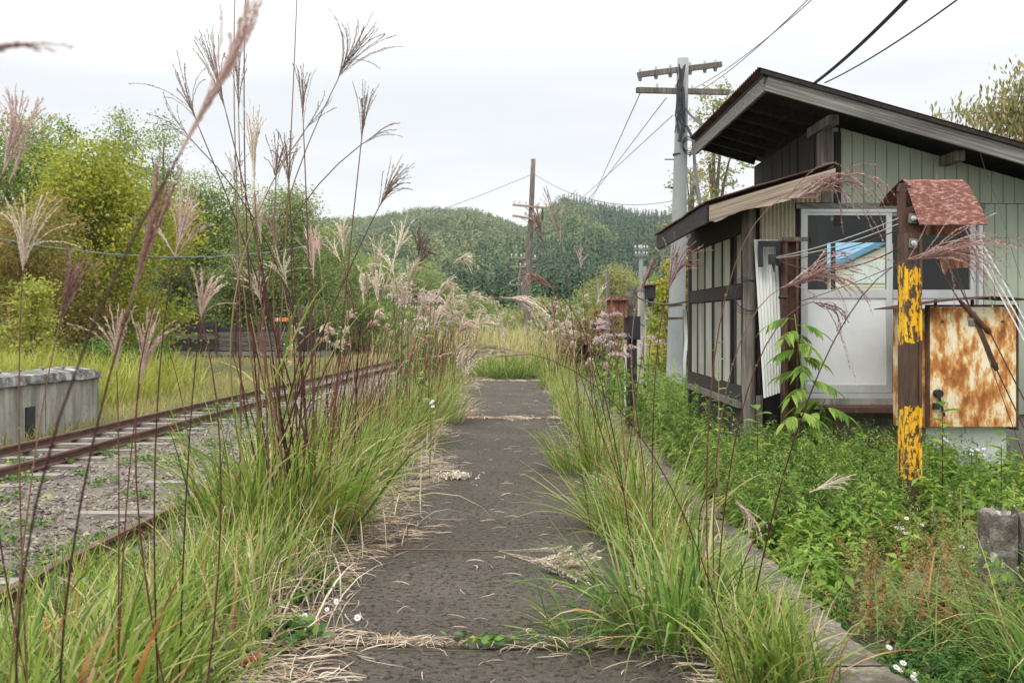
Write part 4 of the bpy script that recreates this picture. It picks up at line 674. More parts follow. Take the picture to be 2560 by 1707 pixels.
#@@BUILD
# ---------------------------------------------------------------- the hut
YG = 9.0
H = empty('station_hut', (3.6, 10, -.2), 'weathered hut with sage green metal siding, dark eaves and a lean-to', 'hut')
def rz(x): return 3.545-.285*(x-2.13)          # main roof top
def lz(x): return 2.43+.296*(x-1.69)          # lean-to roof top
def siding(x0, x1, zb, ztf, y, pitch=.105):
    m = MB(); x = x0; k = 0
    while x < x1-.001:
        xe = min(x+pitch, x1); g = .006; zs = [ztf(x), ztf(xe)]
        v = [(x, y+.012, zb), (x+g, y, zb), (xe-g, y, zb), (xe, y+.012, zb), (x, y+.012, zs[0]), (x+g, y, zs[0]), (xe-g, y, zs[1]), (xe, y+.012, zs[1])]
        m.add(v, [(0, 1, 5, 4), (1, 2, 6, 5), (2, 3, 7, 6)], random.random()); m.add([(x, y+.012, zb), (xe, y+.012, zb), (xe, y+.03, zb), (x, y+.03, zb)], [(0, 1, 2, 3)]); x = xe
    return m
def corr(xa, za, xb, zb_, xc, zc, xd, zd, y, waves, amp=.010, lean=0):
    """corrugated sheet between four corners (bl, br, tr, tl)"""
    n = waves*8; u = np.linspace(0, 1, n+1)[:, None]; v = np.linspace(0, 1, 5)[None]; X = (xa*(1-u)+xb*u)*(1-v)+(xd*(1-u)+xc*u)*v; Z = (za*(1-u)+zb_*u)*(1-v)+(zd*(1-u)+zc*u)*v; Yy = y+amp*np.cos(u*waves*2*np.pi)+lean*(1-v)+0*X
    m = MB(); m.grid(X, Yy, Z); m.grid(X[::-1], Yy[::-1]+.003, Z[::-1]); return m
rt = lambda x: rz(x)-.17
w = part('front_wall', siding(2.97, 7.4, 2.455, rt, YG), G['siding'], H)
part('front_wall', siding(4.26, 7.4, .55, lambda x: 2.45, YG), G['siding'], H)
m = MB(); m.box(2.885, 2.945, YG-.01, YG+.03, 2.30, rt(2.9)-.02); part('siding_strip', m, G['siding'], H)
m = MB(); m.box(2.905, 2.965, YG-.03, YG+.02, 2.25, rt(2.97)-.04); part('corner_board', m, G['wood_dark'], H)
m = MB(); m.box(2.785, 2.875, YG-.05, YG+.10, 2.46, rt(2.8)-.03); part('corner_post', m, G['wood_grey'], H)
m = MB()
for i in range(18): y0 = YG+.1+i*.137; m.box(2.80+random.uniform(0, .012), 2.84, y0, y0+.132, 2.3, rt(2.8)+.0, )
part('side_wall', m, G['wood_dark'], H)
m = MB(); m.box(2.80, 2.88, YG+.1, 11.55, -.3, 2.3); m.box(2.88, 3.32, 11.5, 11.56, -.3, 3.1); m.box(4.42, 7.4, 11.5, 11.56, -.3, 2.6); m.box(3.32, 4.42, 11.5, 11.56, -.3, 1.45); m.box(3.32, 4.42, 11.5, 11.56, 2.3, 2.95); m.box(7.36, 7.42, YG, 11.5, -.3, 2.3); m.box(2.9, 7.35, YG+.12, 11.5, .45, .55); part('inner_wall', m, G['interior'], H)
m = MB(); m.box(3.68, 3.73, 11.48, 11.5, 1.45, 2.3); m.box(3.32, 4.42, 11.47, 11.5, 1.43, 1.47); part('rear_window_frame', m, G['black'], H)
# main roof
def slope_slab(x0, x1, y0, y1, zf, t, x_top_off=0):
    m = MB(); v = [(x0, y0, zf(x0)-t), (x1, y0, zf(x1)-t), (x1, y1, zf(x1)-t), (x0, y1, zf(x0)-t), (x0, y0, zf(x0)), (x1, y0, zf(x1)), (x1, y1, zf(x1)), (x0, y1, zf(x0))]
    m.add(v, [(0,3,2,1),(4,5,6,7),(0,1,5,4),(1,2,6,5),(2,3,7,6),(3,0,4,7)], .5); return m
ro = part('roof', slope_slab(2.15, 7.9, 8.52, 11.72, lambda x: rz(x)-.03, .025), G['wood_darky'], H)
# wavy sheet on top
n = 260; X_, Y_ = np.meshgrid(np.linspace(2.10, 7.95, 30), np.linspace(8.46, 11.78, n)); Z_ = rz(X_)+.010*np.cos(Y_*2*np.pi/.076); m = MB(); m.grid(X_, Y_, Z_); m.grid(X_[::-1], Y_[::-1], Z_[::-1]-.004); part('roof_sheet', m, G['rooftin'], ro)
m = MB(); m.bar((2.17, 8.50, rz(2.17)-.115), (7.9, 8.50, rz(7.9)-.115), .03, .125, up=(0, 0, 1)); part('fascia', m, G['wood_greyx'], ro)
m = MB(); m.bar((2.12, 8.478, rz(2.12)-.032), (7.9, 8.478, rz(7.9)-.032), .03, .03, up=(0, 0, 1)); part('verge_strip', m, G['wood_darky'], ro)
m = MB(); m.bar((2.165, 8.52, rz(2.17)-.12), (2.165, 11.72, rz(2.17)-.12), .03, .125); part('eave_board', m, G['wood_greyx'], ro)
for y in (9.3, 9.75, 10.2, 10.65, 11.1, 11.55): m = MB(); m.bar((2.19, y, rz(2.19)-.10), (2.82, y, rz(2.82)-.10), .045, .09); part('rafter', m, G['wood_darky'], ro)
for x in (2.80, 3.90, 5.1, 6.4): m = MB(); m.bar((x, 8.66, rz(x)-.21), (x, 9.3, rz(x)-.21), .085, .085, t=.5); part('purlin_end', m, G['wood_grey'] if x > 3 else G['wood_grey'], ro)
# lean-to
lt = part('lean_to_roof', slope_slab(1.72, 2.80, 8.62, 11.55, lambda x: lz(x)-.03, .03), G['wood_darky'], H)
n = 300; X_, Y_ = np.meshgrid(np.linspace(1.66, 2.80, 12), np.linspace(8.57, 11.6, n)); Z_ = lz(X_)+.009*np.cos(Y_*2*np.pi/.076)-.03*((Y_-8.6)/3)*(X_ < 1.8)+.008*wav(X_*3, Y_, 5); m = MB(); m.grid(X_, Y_, Z_); m.grid(X_[::-1], Y_[::-1], Z_[::-1]-.004); part('lean_to_sheet', m, G['rooftin'], lt)
# pale split board, ragged lower edge
xs = np.linspace(1.70, 2.79, 40); rag = np.cumsum(rng.normal(0, .0035, 40))+.010*np.sin(xs*7)+.02*(xs < 1.74)
top = lz(xs)-.045; bot = lz(xs)-.20+rag+.055*sstep(2.45, 2.8, xs); m = MB(); v = np.concatenate([np.stack([xs, 0*xs+8.585, bot], -1), np.stack([xs, 0*xs+8.585, top], -1), np.stack([xs, 0*xs+8.615, bot], -1), np.stack([xs, 0*xs+8.615, top], -1)]); i = np.arange(39)
m.add(v, np.concatenate([np.stack([i, i+1, i+41, i+40], -1), np.stack([i+80, i, i+40, i+120], -1)*0+np.stack([i+80, i+81, i+1, i], -1), np.stack([i+40, i+41, i+121, i+120], -1)]), .5); part('lean_to_fascia', m, G['wood_pale'], lt)
m = MB(); m.bar((1.695, 8.60, lz(1.7)-.11), (1.695, 11.56, lz(1.7)-.14), .03, .16); part('lean_to_eave_board', m, G['wood_darky'], lt)
for y in (9.1, 9.8, 10.5, 11.2): m = MB(); m.bar((1.74, y, lz(1.74)-.10), (2.75, y, lz(2.75)-.10), .045, .07); part('lean_to_rafter', m, G['wood_darky'], lt)
# front post of lean-to, log like
m = MB(); zz = np.linspace(-.3, 2.40, 14); m.tube(np.stack([2.145+.008*np.sin(zz*5), 9.0+0*zz, zz], -1), .062+.004*np.sin(zz*9), 9, t=.6); part('lean_to_post', m, G['wood_grey'], H, True)
m = MB(); m.box(2.215, 2.25, 9.02, 9.10, -.3, 2.45); part('inner_post', m, G['wood_dark'], H)
m = MB(); m.box(2.09, 2.17, 11.72, 11.84, -.3, 2.4); part('rear_post', m, G['wood_dark'], H)
# side wall of lean-to with two sliding glazed doors, plane X=2.11
SW = MB()
SW.box(2.09, 2.15, 9.06, 11.72, .66, .79); SW.box(2.09, 2.15, 9.06, 11.72, 2.2, 2.42); SW.box(2.092, 2.12, 9.07, 11.7, 1.60, 1.73)
for y in (9.08, 9.34, 9.55, 9.94, 10.36, 10.42, 10.84, 11.26, 11.66): SW.box(2.101, 2.125, y, y+.055 if y not in (9.34, 10.36) else y+.09, .79, 2.2)
part('door_frame', SW, G['wood_dark'], H)
for y0, y1 in ((9.135, 9.34), (9.605, 9.94), (9.995, 10.36), (10.475, 10.84), (10.895, 11.26), (11.315, 11.66)):
    for z0, z1 in ((.80, 1.59), (1.74, 2.19)): m = MB(); m.box(2.107, 2.112, y0-.03, y1+.03, z0, z1); part('pane', m, G['frost'], H)
m = MB()
for i in range(19): y0 = 9.07+i*.14; m.box(2.10+random.uniform(0, .01), 2.135, y0, y0+.135, -.3, .655)
part('plank_skirt', m, G['wood_dark'], H)
m = MB(); m.box(2.06, 2.13, 9.07, 11.7, .60, .66); part('sill', m, G['wood_grey'], H)
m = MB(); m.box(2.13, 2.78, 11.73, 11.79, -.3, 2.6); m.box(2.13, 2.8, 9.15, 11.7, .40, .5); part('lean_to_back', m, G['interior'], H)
# front face of lean-to
part('yellowed_sheet', corr(2.24, 1.93, 2.56, 1.93, 2.56, 2.63, 2.24, 2.52, 8.985, 9), G['corr_y'], H); part('yellowed_sheet', corr(2.55, 2.46, 2.80, 2.46, 2.80, 2.70, 2.55, 2.62, 8.97, 6), G['corr_y'], H)
o = part('white_sheet', corr(2.235, .71, 2.41, .77, 2.375, 2.12, 2.16, 2.12, 8.88, 7, lean=-.05), G['corr_w'], H)
m = MB(); m.box(2.56, 2.66, 8.99, 9.06, .5, 2.6); part('door_post', m, G['wood_dark'], H)
m = MB(); m.box(2.25, 2.57, 9.04, 9.06, -.3, 2.0); part('gap_shade_sheet', m, G['interior'], H)  # near-black sheet standing in for the shade inside the open gap
m = MB(); m.box(2.20, 2.26, 8.97, 9.03, -.3, .72); m.box(2.47, 2.53, 8.97, 9.03, -.3, .68); part('stub_post', m, G['wood_grey'], H)
m = MB(); m.box(2.40, 2.62, 8.80, 8.84, 2.10, 2.135); part('bracket_rail', m, G['wood_grey'], H)
# aluminium sliding unit
m = MB(); m.box(2.56, 4.26, 8.96, 9.04, 2.405, 2.455); part('lintel', m, G['wood_greyx'], H)
D = empty('sliding_door', (0, 0, 0)); D.parent = H; D.location = (0, 0, 0)
m = MB(); m.box(2.60, 2.622, 8.95, 9.05, .70, 2.40); m.box(4.20, 4.235, 8.95, 9.05, .70, 2.40); m.box(2.622, 4.20, 8.953, 9.047, 2.372, 2.40); m.box(2.645, 4.19, 8.953, 9.047, .70, .745); fr = part('door_surround', m, G['alu'], D)
def leaf(x0, x1, y):
    m = MB(); m.box(x0, x0+.035, y, y+.03, .75, 2.37); m.box(x1-.05, x1, y, y+.03, .75, 2.37); m.box(x0+.035, x1-.05, y+.002, y+.028, 1.60, 1.675); m.box(x0+.035, x1-.05, y+.002, y+.028, .75, .82); m.box(x0+.035, x1-.05, y+.002, y+.028, 2.345, 2.37); d = part('door_leaf', m, G['alu'], D)
    m = MB(); X_, Z_ = np.meshgrid(np.linspace(x0+.035, x1-.05, 14), np.linspace(.82, 1.60, 14)); dent = .006*np.exp(-((X_-x0-.5)**2/.02+(Z_-.93)**2/.01)); m.grid(X_, y+.014+dent+.002*wav(X_, Z_, 6), Z_); part('panel', m, G['alupanel'], d, True)
    m = MB(); m.box(x0+.035, x1-.05, y+.012, y+.016, 1.675, 2.345); part('glass_pane', m, G['glass'], d)
leaf(2.626, 3.42, 8.96); leaf(3.39, 4.195, 9.0)
m = MB(); m.box(4.19, 4.27, 8.955, 9.05, .55, .70); m.box(2.55, 4.19, 8.94, 9.2, .60, .70); part('threshold', m, G['concrete'], H)
m = MB(); m.box(2.55, 7.4, 9.05, 9.25, -.4, .58); part('foundation', m, G['concrete'], H)
# power coil on post
m = MB()
for k in range(5):
    a = np.linspace(0, 2*np.pi, 26); r1 = .15+random.uniform(-.02, .03); m.tube(np.stack([2.12+np.cos(a)*r1+random.uniform(-.02, .02), 8.90+.01*k+.02*np.sin(a), 1.62+np.sin(a)*r1*.95], -1), .002, 4, cap=False)
tag(m.build('wire_coil', G['cable']), 'loose coil of thin wire hanging on the grey front post', 'wire coil')
# rusty post & black bracket
m = MB(); m.box(2.385, 2.41, 8.70, 8.84, -.3, 2.085); m.box(2.41, 2.485, 8.755, 8.785, -.3, 2.085); m.box(2.485, 2.505, 8.70, 8.84, -.3, 2.085); m.box(2.375, 2.515, 8.69, 8.85, 2.085, 2.10)
o = m.build('rusty_post', G['rust']); tag(o, 'rusty brown steel channel post standing before the hut left of the white door', 'post')
T = empty('wire_bracket', (2.33, 8.75, 2.0), 'black bracket with a square hole holding rusty wires on the white sheet', 'bracket')
m = MB(); m.box(2.18, 2.215, 8.78, 8.82, 1.87, 2.10); m.box(2.215, 2.375, 8.78, 8.82, 2.05, 2.10); m.box(2.34, 2.375, 8.78, 8.82, 1.88, 2.05); part('plate', m, G['black'], T)
m = MB(); m.box(2.26, 2.32, 8.74, 8.78, 1.89, 1.98); part('hook', m, G['black'], T); m = MB(); m.tube([(2.30, 8.76, 1.89), (2.305, 8.76, 1.82)], [.014, .004], 5); part('tongue', m, G['black'], T); m = MB(); m.tube([(2.33, 8.70, 1.60), (2.40, 8.70, 1.60)], .014, 5); part('peg', m, G['black'], T)
# steps
T = empty('rusty_step', (3.1, 8.75, 0), 'rusty brown steel step below the white sliding door', 'step')
m = MB(); m.box(2.75, 3.46, 8.62, 8.90, .60, .645); part('tread', m, G['rust'], T); m = MB(); m.box(2.70, 3.4, 8.40, 8.62, .36, .40); part('tread', m, G['rust'], T)
for x in (2.78, 3.38): m = MB(); m.box(x, x+.04, 8.58, 8.62, -.3, .6); part('leg', m, G['rust'], T)
# cabinet
T = empty('switch_cabinet', (3.85, 8.5, -.2), 'rust eaten cream steel cabinet on a white base right of the striped post', 'cabinet')
m = MB(); m.box(3.30, 4.20, 8.385, 8.62, .50, 1.50); part('body', m, G['cabinet'], T)
X_, Z_ = np.meshgrid(np.linspace(3.49, 4.21, 3), np.linspace(.50, 1.515, 3)); m = MB(); m.box(3.495, 4.215, 8.325, 8.365, .51, 1.51); dr = part('door', m, G['cabinet'], T)
m = MB(); m.box(3.475, 3.493, 8.32, 8.38, .50, 1.53); m.box(3.48, 4.22, 8.32, 8.38, 1.512, 1.53); m.box(4.217, 4.235, 8.32, 8.5, .48, 1.53); part('door_rim', m, G['rust'], T)
m = MB(); m.bar((3.56, 8.30, .76), (3.60, 8.29, .60), .02, .02); m.tube([(3.55, 8.325, .79), (3.555, 8.27, .79)], .035, 8); m.box(3.515, 3.56, 8.285, 8.325, .66, .71); part('handle', m, G['black'], dr)
m = MB(); m.tube([(3.845, 8.325, 1.445), (3.845, 8.29, 1.45)], .026, 10); part('lamp_socket', m, G['steel'], dr); m = MB(); m.box(3.815, 3.88, 8.315, 8.324, 1.355, 1.40); part('name_plate', m, G['steel'], dr)
m = MB()
for x in (3.60, 4.10): m.tube([(x, 8.326, 1.39), (x, 8.31, 1.39)], .010, 6)
part('rivets', m, G['rust'], dr)
m = MB(); pts = [(3.17, 1.50), (3.5, 1.555), (3.95, 1.60), (4.30, 1.575)]
for (xa, za), (xb, zb_) in zip(pts[:-1], pts[1:]): m.add([(xa, 8.2, za), (xb, 8.2, zb_), (xb, 8.72, zb_), (xa, 8.72, za), (xa, 8.2, za-.008), (xb, 8.2, zb_-.008), (xb, 8.72, zb_-.008), (xa, 8.72, za-.008)], [(0, 1, 2, 3), (4, 7, 6, 5), (0, 4, 5, 1), (0, 3, 7, 4), (1, 5, 6, 2), (3, 2, 6, 7)], .5)
for x in (3.55, 3.86): m.box(x, x+.02, 8.36, 8.38, 1.5, 1.575)
part('lid', m, G['rust'], T)
m = MB(); m.box(3.50, 4.18, 8.42, 8.6, -.3, .5); part('plinth', m, G['whitepaint'], T)
# striped post with hood and wires
T = empty('striped_post', (2.76, 6.9, -.25), 'yellow banded rusty steel post with a folded red sheet hood in the weeds', 'signal wire post')
m = MB(); m.box(2.700, 2.722, 6.84, 6.97, -.3, 2.00); m.box(2.722, 2.80, 6.862, 6.885, -.3, 2.0); m.box(2.80, 2.818, 6.84, 6.97, -.3, 2.0); part('column', m, G['band'], T)
m = MB(); m.box(2.705, 2.775, 6.93, 7.0, 1.70, 2.34); m.tube([(2.737, 6.965, 2.30), (2.737, 6.965, 2.355)], [.045, .03], 8); part('inner_channel', m, G['rust'], T)
m = MB(); m.box(2.698, 2.715, 6.86, 6.93, 2.0, 2.30); part('upper_flange', m, G['rust'], T)
m = MB(); m.box(2.716, 2.81, 6.87, 6.885, 2.0, 2.18); part('upper_web', m, G['rust'], T)
for z in (2.10, 1.93):
    m = MB(); m.bar((2.758, 6.856, z-.032), (2.764, 6.856, z+.032), .062, .008, up=(0, 1, 0)); wsh = part('washer', m, G['steel'], T); m = MB(); m.tube([(2.761, 6.850, z), (2.761, 6.835, z)], .020, 6); m.tube([(2.761, 6.835, z), (2.761, 6.815, z)], .010, 8); part('bolt', m, G['galv'], wsh)
m = MB(); m.tube([(2.762, 6.8615, 1.80), (2.762, 6.8595, 1.80)], .015, 10); part('hole', m, G['black'], T)
m = MB(); n1 = 16; u = np.linspace(0, 1, n1)
sec = np.array([(7.30, 2.24), (7.18, 2.32), (7.06, 2.38), (7.0, 2.388), (6.96, 2.37), (6.90, 2.27), (6.84, 2.16), (6.78, 2.05)]); xa = np.linspace(2.745, 3.21, 12); X_ = np.zeros((12, 8)); Y_ = np.zeros((12, 8)); Z_ = np.zeros((12, 8))
for i, x in enumerate(xa):
    for j, (y, z) in enumerate(sec): X_[i, j] = x+(.0 if j < 5 else .01*(j-4))-(.03*max(0, 2-j) if i == 0 else 0); Y_[i, j] = y; Z_[i, j] = z+.002*math.sin(i*1.3+j)-(.02 if i == 11 and j < 5 else 0)
X_[11, 3:6] -= .02; m.grid(X_, Y_, Z_); m.grid(X_[::-1]+.002, Y_[::-1]+.004, Z_[::-1]-.004); part('hood', m, G['rusttin'], T)
m = MB(); m.add([(2.98, 6.98, 1.92), (3.17, 6.98, 1.92), (3.20, 6.96, 1.77), (3.05, 6.96, 1.76), (3.02, 6.955, 1.70), (3.00, 6.96, 1.78), (2.98, 6.99, 1.92)], [(0, 1, 2, 3), (0, 3, 4, 5)], .5); m.box(2.86, 3.16, 7.0, 7.02, 2.0, 2.3); part('hanging_plate', m, G['rustbox'], T)
def sagwire(a, b, sag, r, K=16, n=4):
    a = np.asarray(a, float); b = np.asarray(b, float); t = np.linspace(0, 1, K)[:, None]; p = a*(1-t)+b*t; p[:, 2] -= (4*sag*t*(1-t))[:, 0]; m = MB(); m.tube(p, r, n, cap=False); return m
def wire(name, a, b, sag, r, mat, label, group=None, cat='wire'): return tag(sagwire(a, b, sag, r).build(name, G[mat]), label, cat, group)
for i, (z0, xx) in enumerate(((2.07, 0), (2.055, 0), (2.04, 0))):
    wire('signal_wire', (2.69, 6.93, z0+.04-i*.025), (2.32, 8.75, 1.955-.01*i), .03+.01*i, .004, ['galv', 'galv', 'rust'][i], ['upper pale signal wire', 'middle pale signal wire', 'rusty signal wire'][i]+' running from the striped post to the black bracket', 'wires from striped post to bracket')
wire('signal_wire', (2.69, 6.93, 1.90), (2.33, 8.74, 1.93), .12, .005, 'rust', 'thick rusty twisted wire sagging lowest between striped post and black bracket', 'wires from striped post to bracket')
wire('signal_wire', (2.66, 6.9, 1.78), (2.36, 8.72, 1.52), .02, .003, 'rust', 'thin rusty wire slanting from the striped post down to the rusty post')
for i, (dx, ddx) in enumerate(((2216, 0), (2226, 10), (2238, 16))):
    a = P(dx, 525, 6.95); b = P(2395+i*14, 860, 6.4); wire('tension_rod', a, b, 0, .0055, 'galv', ['leftmost', 'middle', 'rightmost'][i]+' of three pale rods slanting down right from the hood', 'pale rods under the hood', 'rod')
for i, (a, b, c, d) in enumerate([((2150, 600), (2200, 685), (2275, 765), (2400, 1010)), ((2175, 600), (2235, 720), (2290, 850), (2390, 1060))]):
    q = [P(*a, 6.9), P(*b, 6.85), P(*c, 6.8), P(*d, 6.6)]; T2 = empty('guy_wire', tuple(q[0]), ['upper', 'lower'][i]+' rusty guy line with a swollen turnbuckle crossing the cabinet', 'guy wire', 'rusty guy lines'); m = MB(); m.tube(q, .005, 5); part('rope', m, G['rust'], T2)
    m = MB(); k = np.linspace(0, 1, 9)[:, None]; m.tube(q[1]*(1-k)+q[2]*k, .007+.012*np.sin(k[:, 0]*np.pi)**.5+.004*(k[:, 0] > .85), 7); m.tube([q[2]-(q[2]-q[1])*.12, q[2]], [.024, .016], 7); part('turnbuckle', m, G['rust'], T2)
wire('guy_line', P(2190, 600, 6.9), P(2370, 1100, 6.5), 0, .003, 'rust', 'thin plain rusty line left of the turnbuckled lines crossing the cabinet')
m = MB()
for k in range(6):
    a = np.linspace(-.5, 2.6, 14); c = P(2330, 745, 8.3); m.tube(np.stack([c[0]+np.cos(a)*(.14+.02*k), 8.4+0*a+.02*k, c[2]+np.sin(a)*(.05+.015*k)], -1), .002, 3, cap=False)
tag(m.build('cable_tangle', G['cable']), 'tangle of dark wire behind the right side of the rusty cabinet', 'wire')
# thin stray cord on the siding
m = MB(); m.tube([P(2235, 298, 8.46), P(2260, 380, 8.6), P(2290, 460, 8.7), P(2320, 560, 8.7), P(2345, 640, 8.7)], .003, 4); tag(m.build('loose_cord', G['cable_g']), 'thin grey cord dangling from the roof edge across the siding', 'cord')
# broken concrete posts
def stub(x, y, w_, d_, h, lab):
    n = 8; m = MB(); xs_ = np.linspace(x-w_/2, x+w_/2, n); ys_ = np.linspace(y-d_/2, y+d_/2, 5); X_, Y_ = np.meshgrid(xs_, ys_); Z_ = h+rng.normal(0, .010, X_.shape); m.grid(X_, Y_, Z_)
    for xx, yy, zz in ((X_[0], Y_[0], Z_[0]), (X_[-1][::-1], Y_[-1][::-1], Z_[-1][::-1]), (X_[:, -1], Y_[:, -1], Z_[:, -1]), (X_[::-1, 0], Y_[::-1, 0], Z_[::-1, 0])):
        k = np.linspace(0, 1, 7)[None]; zg = zz[:, None]*(1-k)+(-.4)*k; jit = rng.normal(0, .003, zg.shape); m.grid(xx[:, None]+jit, yy[:, None]+jit, zg)
    return tag(m.build('concrete_stub', G['stubc']), lab, 'concrete post', 'broken concrete posts')
stub(2.61, 5.35, .135, .16, .37, 'left broken concrete post with a flaked white top at the right edge'); stub(2.79, 5.3, .18, .18, .38, 'right broken concrete post cut by the right edge of the photo')
# ---------------------------------------------------------------- poles
def pole(name, x, y, z0, z1, r0, r1, mat, label, lean=0, n=12, cat='utility pole', group=None):
    T = empty(name, (x, y, z0), label, cat, group); m = MB(); k = np.linspace(0, 1, 8); m.tube(np.stack([x+lean*k, y+0*k, z0+(z1-z0)*k], -1), r0+(r1-r0)*k, n, t=.5); part('shaft', m, G[mat], T, True); return T
def insulator(T, x, y, z, s_=1.):
    m = MB(); m.tube([(x, y, z), (x, y, z+.06*s_), (x, y, z+.07*s_), (x, y, z+.15*s_), (x, y, z+.2*s_)], np.array([.012, .012, .05, .045, .02])*s_, 8); part('insulator', m, G['white'], T)
Yc = 19.0; b0 = P(1549, 900, Yc); t0 = P(1569, 135, Yc); T = pole('concrete_pole', b0[0], Yc, -.3, t0[2], .180, .108, 'polecon', 'tall grey concrete utility pole leaning slightly beside the hut, cables bundled at its top', lean=t0[0]-b0[0])
a = P(1466, 172, 18.7); b = P(1656, 148, 19.3); m = MB(); m.bar(a, b, .09, .10); ca = part('crossarm', m, G['wood_grey'], T); d = b-a
for k in (.02, .21, .38, .62, .8, .93): p = a+d*k; insulator(T, p[0], p[1], p[2]+.04, .55); m = MB(); m.tube([p-np.array([0, 0, .12]), p-np.array([0, 0, .03])], [.03, .045], 6); part('spool', m, G['cable_g'], T)
a = P(1462, 207, 18.8); b = P(1674, 212, 19.2); m = MB(); m.bar(a, b, .09, .10); part('crossarm', m, G['wood_grey'], T); d = b-a
for k in (.22, .42, .60, .77): p = a+d*k; insulator(T, p[0], p[1], p[2]+.04, .5)
m = MB()
for k in range(9):
    pts = [P(1562+random.uniform(-12, 14), yy+random.uniform(-8, 8), 18.82) for yy in (155, 190, 225, 265, 300)]; m.tube(pts, .014, 5)
m.tube([P(1568, 200, 18.82), P(1572, 280, 18.8), P(1560, 325, 18.8)], .035, 6)
for k in range(3):
    aa = np.linspace(0, 6.28, 16); c = P(1583, 330+k*4, 18.8); m.tube(np.stack([c[0]+np.cos(aa)*.12, c[1]+0*aa, c[2]+np.sin(aa)*.14], -1), .01, 4, cap=False)
part('cable_bundle', m, G['cable'], T)
m = MB()
for yy in (355, 700, 730): p = P(1560 if yy < 500 else 1553, yy, 19); m.tube([p-np.array([0, 0, .015]), p+np.array([0, 0, .015])], .125 if yy < 500 else .17, 12)
part('band', m, G['rust'], T)
for yy in (366, 430, 520): p = P(1548, yy, 19); m = MB(); m.tube([p, p-np.array([.18, 0, 0])], .012, 5); part('step_bolt', m, G['rust'], T)
m = MB(); m.tube([P(1572, 710, 18.9), P(1576, 780, 18.9), P(1572, 830, 18.9), P(1572, 930, 18.9)], .035, 7); part('white_conduit', m, G['white'], T, True)
# cables from the concrete pole
wire('service_cable', P(1575, 250, 18.8), P(1665, 292, 12.5), .12, .03, 'cable', 'thick black cable from the concrete pole passing behind the hut roof')
m = MB(); m.tube([P(1578, 290, 18.8), P(1592, 320, 18.6), P(1596, 380, 18.2), P(1608, 470, 16)], .03, 6); tag(m.build('service_cable', G['cable']), 'black cable hanging from the concrete pole down behind the lean-to roof', 'wire')
wire('thick_cable', P(1872, 190, 10.5), P(2100, -20, 6.5), .03, .020, 'cable', 'thick black bundled cable rising from the hut roof to the upper right')
wire('thin_cable', P(1895, 190, 10.5), P(2225, -20, 6.5), .04, .008, 'cable', 'thin twisted black cable beside the thick one above the hut roof')
for i, (a, b) in enumerate([(((1600, 212), 19), ((1905, -50), 9)), (((1590, 205), 19), ((1925, -55), 9)), (((1530, 225), 18.8), ((1240, 590), 150)), (((1545, 265), 18.8), ((1200, 560), 120)), (((1470, 215), 18.8), ((1300, 575), 150))]):
    wire('overhead_wire', P(*a[0], a[1]), P(*b[0], b[1]), .1 if i < 2 else .3, .007 if i < 2 else .010, 'cable_g', ['upper of two grey wires from the concrete pole to the top edge', 'lower of two grey wires from the concrete pole to the top edge', 'grey wire running left from the lower crossarm towards the hill', 'lower grey wire running left from the concrete pole towards the hill', 'faint outermost wire from the left end of the lower crossarm'][i], 'overhead wires of the concrete pole')
# wooden poles
def woodpole(Yp, xb, xt, yt, arms, label, scale=1., brace=True, grp='wooden telegraph poles'):
    b = P(xb, 735+1.4/Yp*F, Yp); t = P(xt, yt, Yp); T = pole('telegraph_pole', b[0], Yp, -.2, t[2], .17*scale, .11*scale, 'wood_grey', label, lean=t[0]-b[0], cat='telegraph pole', group=grp)
    for (xa, ya, xb_, yb_, ins) in arms:
        a = P(xa, ya, Yp-.15); c = P(xb_, yb_, Yp-.15); m = MB(); m.bar(a, c, .10, .10); part('crossarm', m, G['wood_pale'], T); d = c-a
        for k in ins: p = a+d*k; insulator(T, p[0], p[1], p[2]+.05, 1.15)
    return T
T = woodpole(48, 1207, 1225, 365, [(1177, 470, 1258, 478, (.06, .2, .38, .75, .95)), (1177, 495, 1256, 508, (.38, .6))], 'nearest wooden telegraph pole with two crossarms rising above the hill')
m = MB(); m.bar(P(1246, 478, 47.8), P(1246, 505, 47.8), .08, .03); m.bar(P(1246, 508, 47.8), P(1216, 545, 47.8), .08, .03); part('brace', m, G['rust'], T)
woodpole(78, 1196, 1206, 580, [(1172, 590, 1232, 594, (.05, .22, .42, .65, .95)), (1172, 612, 1230, 612, (.4, .6))], 'second wooden telegraph pole partly hidden behind the nearest one')
woodpole(112, 1190, 1192, 625, [(1168, 652, 1206, 655, (.1, .5, .8))], 'farthest wooden telegraph pole, only its top showing left of the others')
m = MB(); kp = [(1222, 400, 48), (1130, 438, 46.5), (1000, 487, 44), (880, 524, 41.5), (760, 553, 39), (640, 577, 36), (500, 589, 33), (380, 590, 31), (250, 583, 29), (100, 566, 27), (-80, 535, 25)]
m.tube([P(*q) for q in kp], .014, 4, cap=False); tag(m.build('blue_line', G['cable_b']), 'long thin bluish line sagging left from the nearest wooden pole across the trees', 'wire')
wire('overhead_wire', P(1227, 400, 48), P(1560, 458, 40), .7, .014, 'cable_g', 'wire running right from the nearest wooden pole behind the concrete pole')
T = pole('distant_pole', *P(1472, 800, 62)[:2], -.2, P(0, 562, 62)[2], .17, .12, 'polecon', 'distant concrete pole with two blue grey crossarms left of the large concrete pole', cat='utility pole')
for yy, w_ in ((572, 17), (586, 16)):
    a = P(1473-w_, yy, 61.8); c = P(1473+w_, yy, 61.8); m = MB(); m.bar(a, c, .12, .1); part('crossarm', m, G['steel'], T)
    for k in (.1, .35, .7, .9): p = a+(c-a)*k; insulator(T, p[0], p[1], p[2]+.04, 1.0)
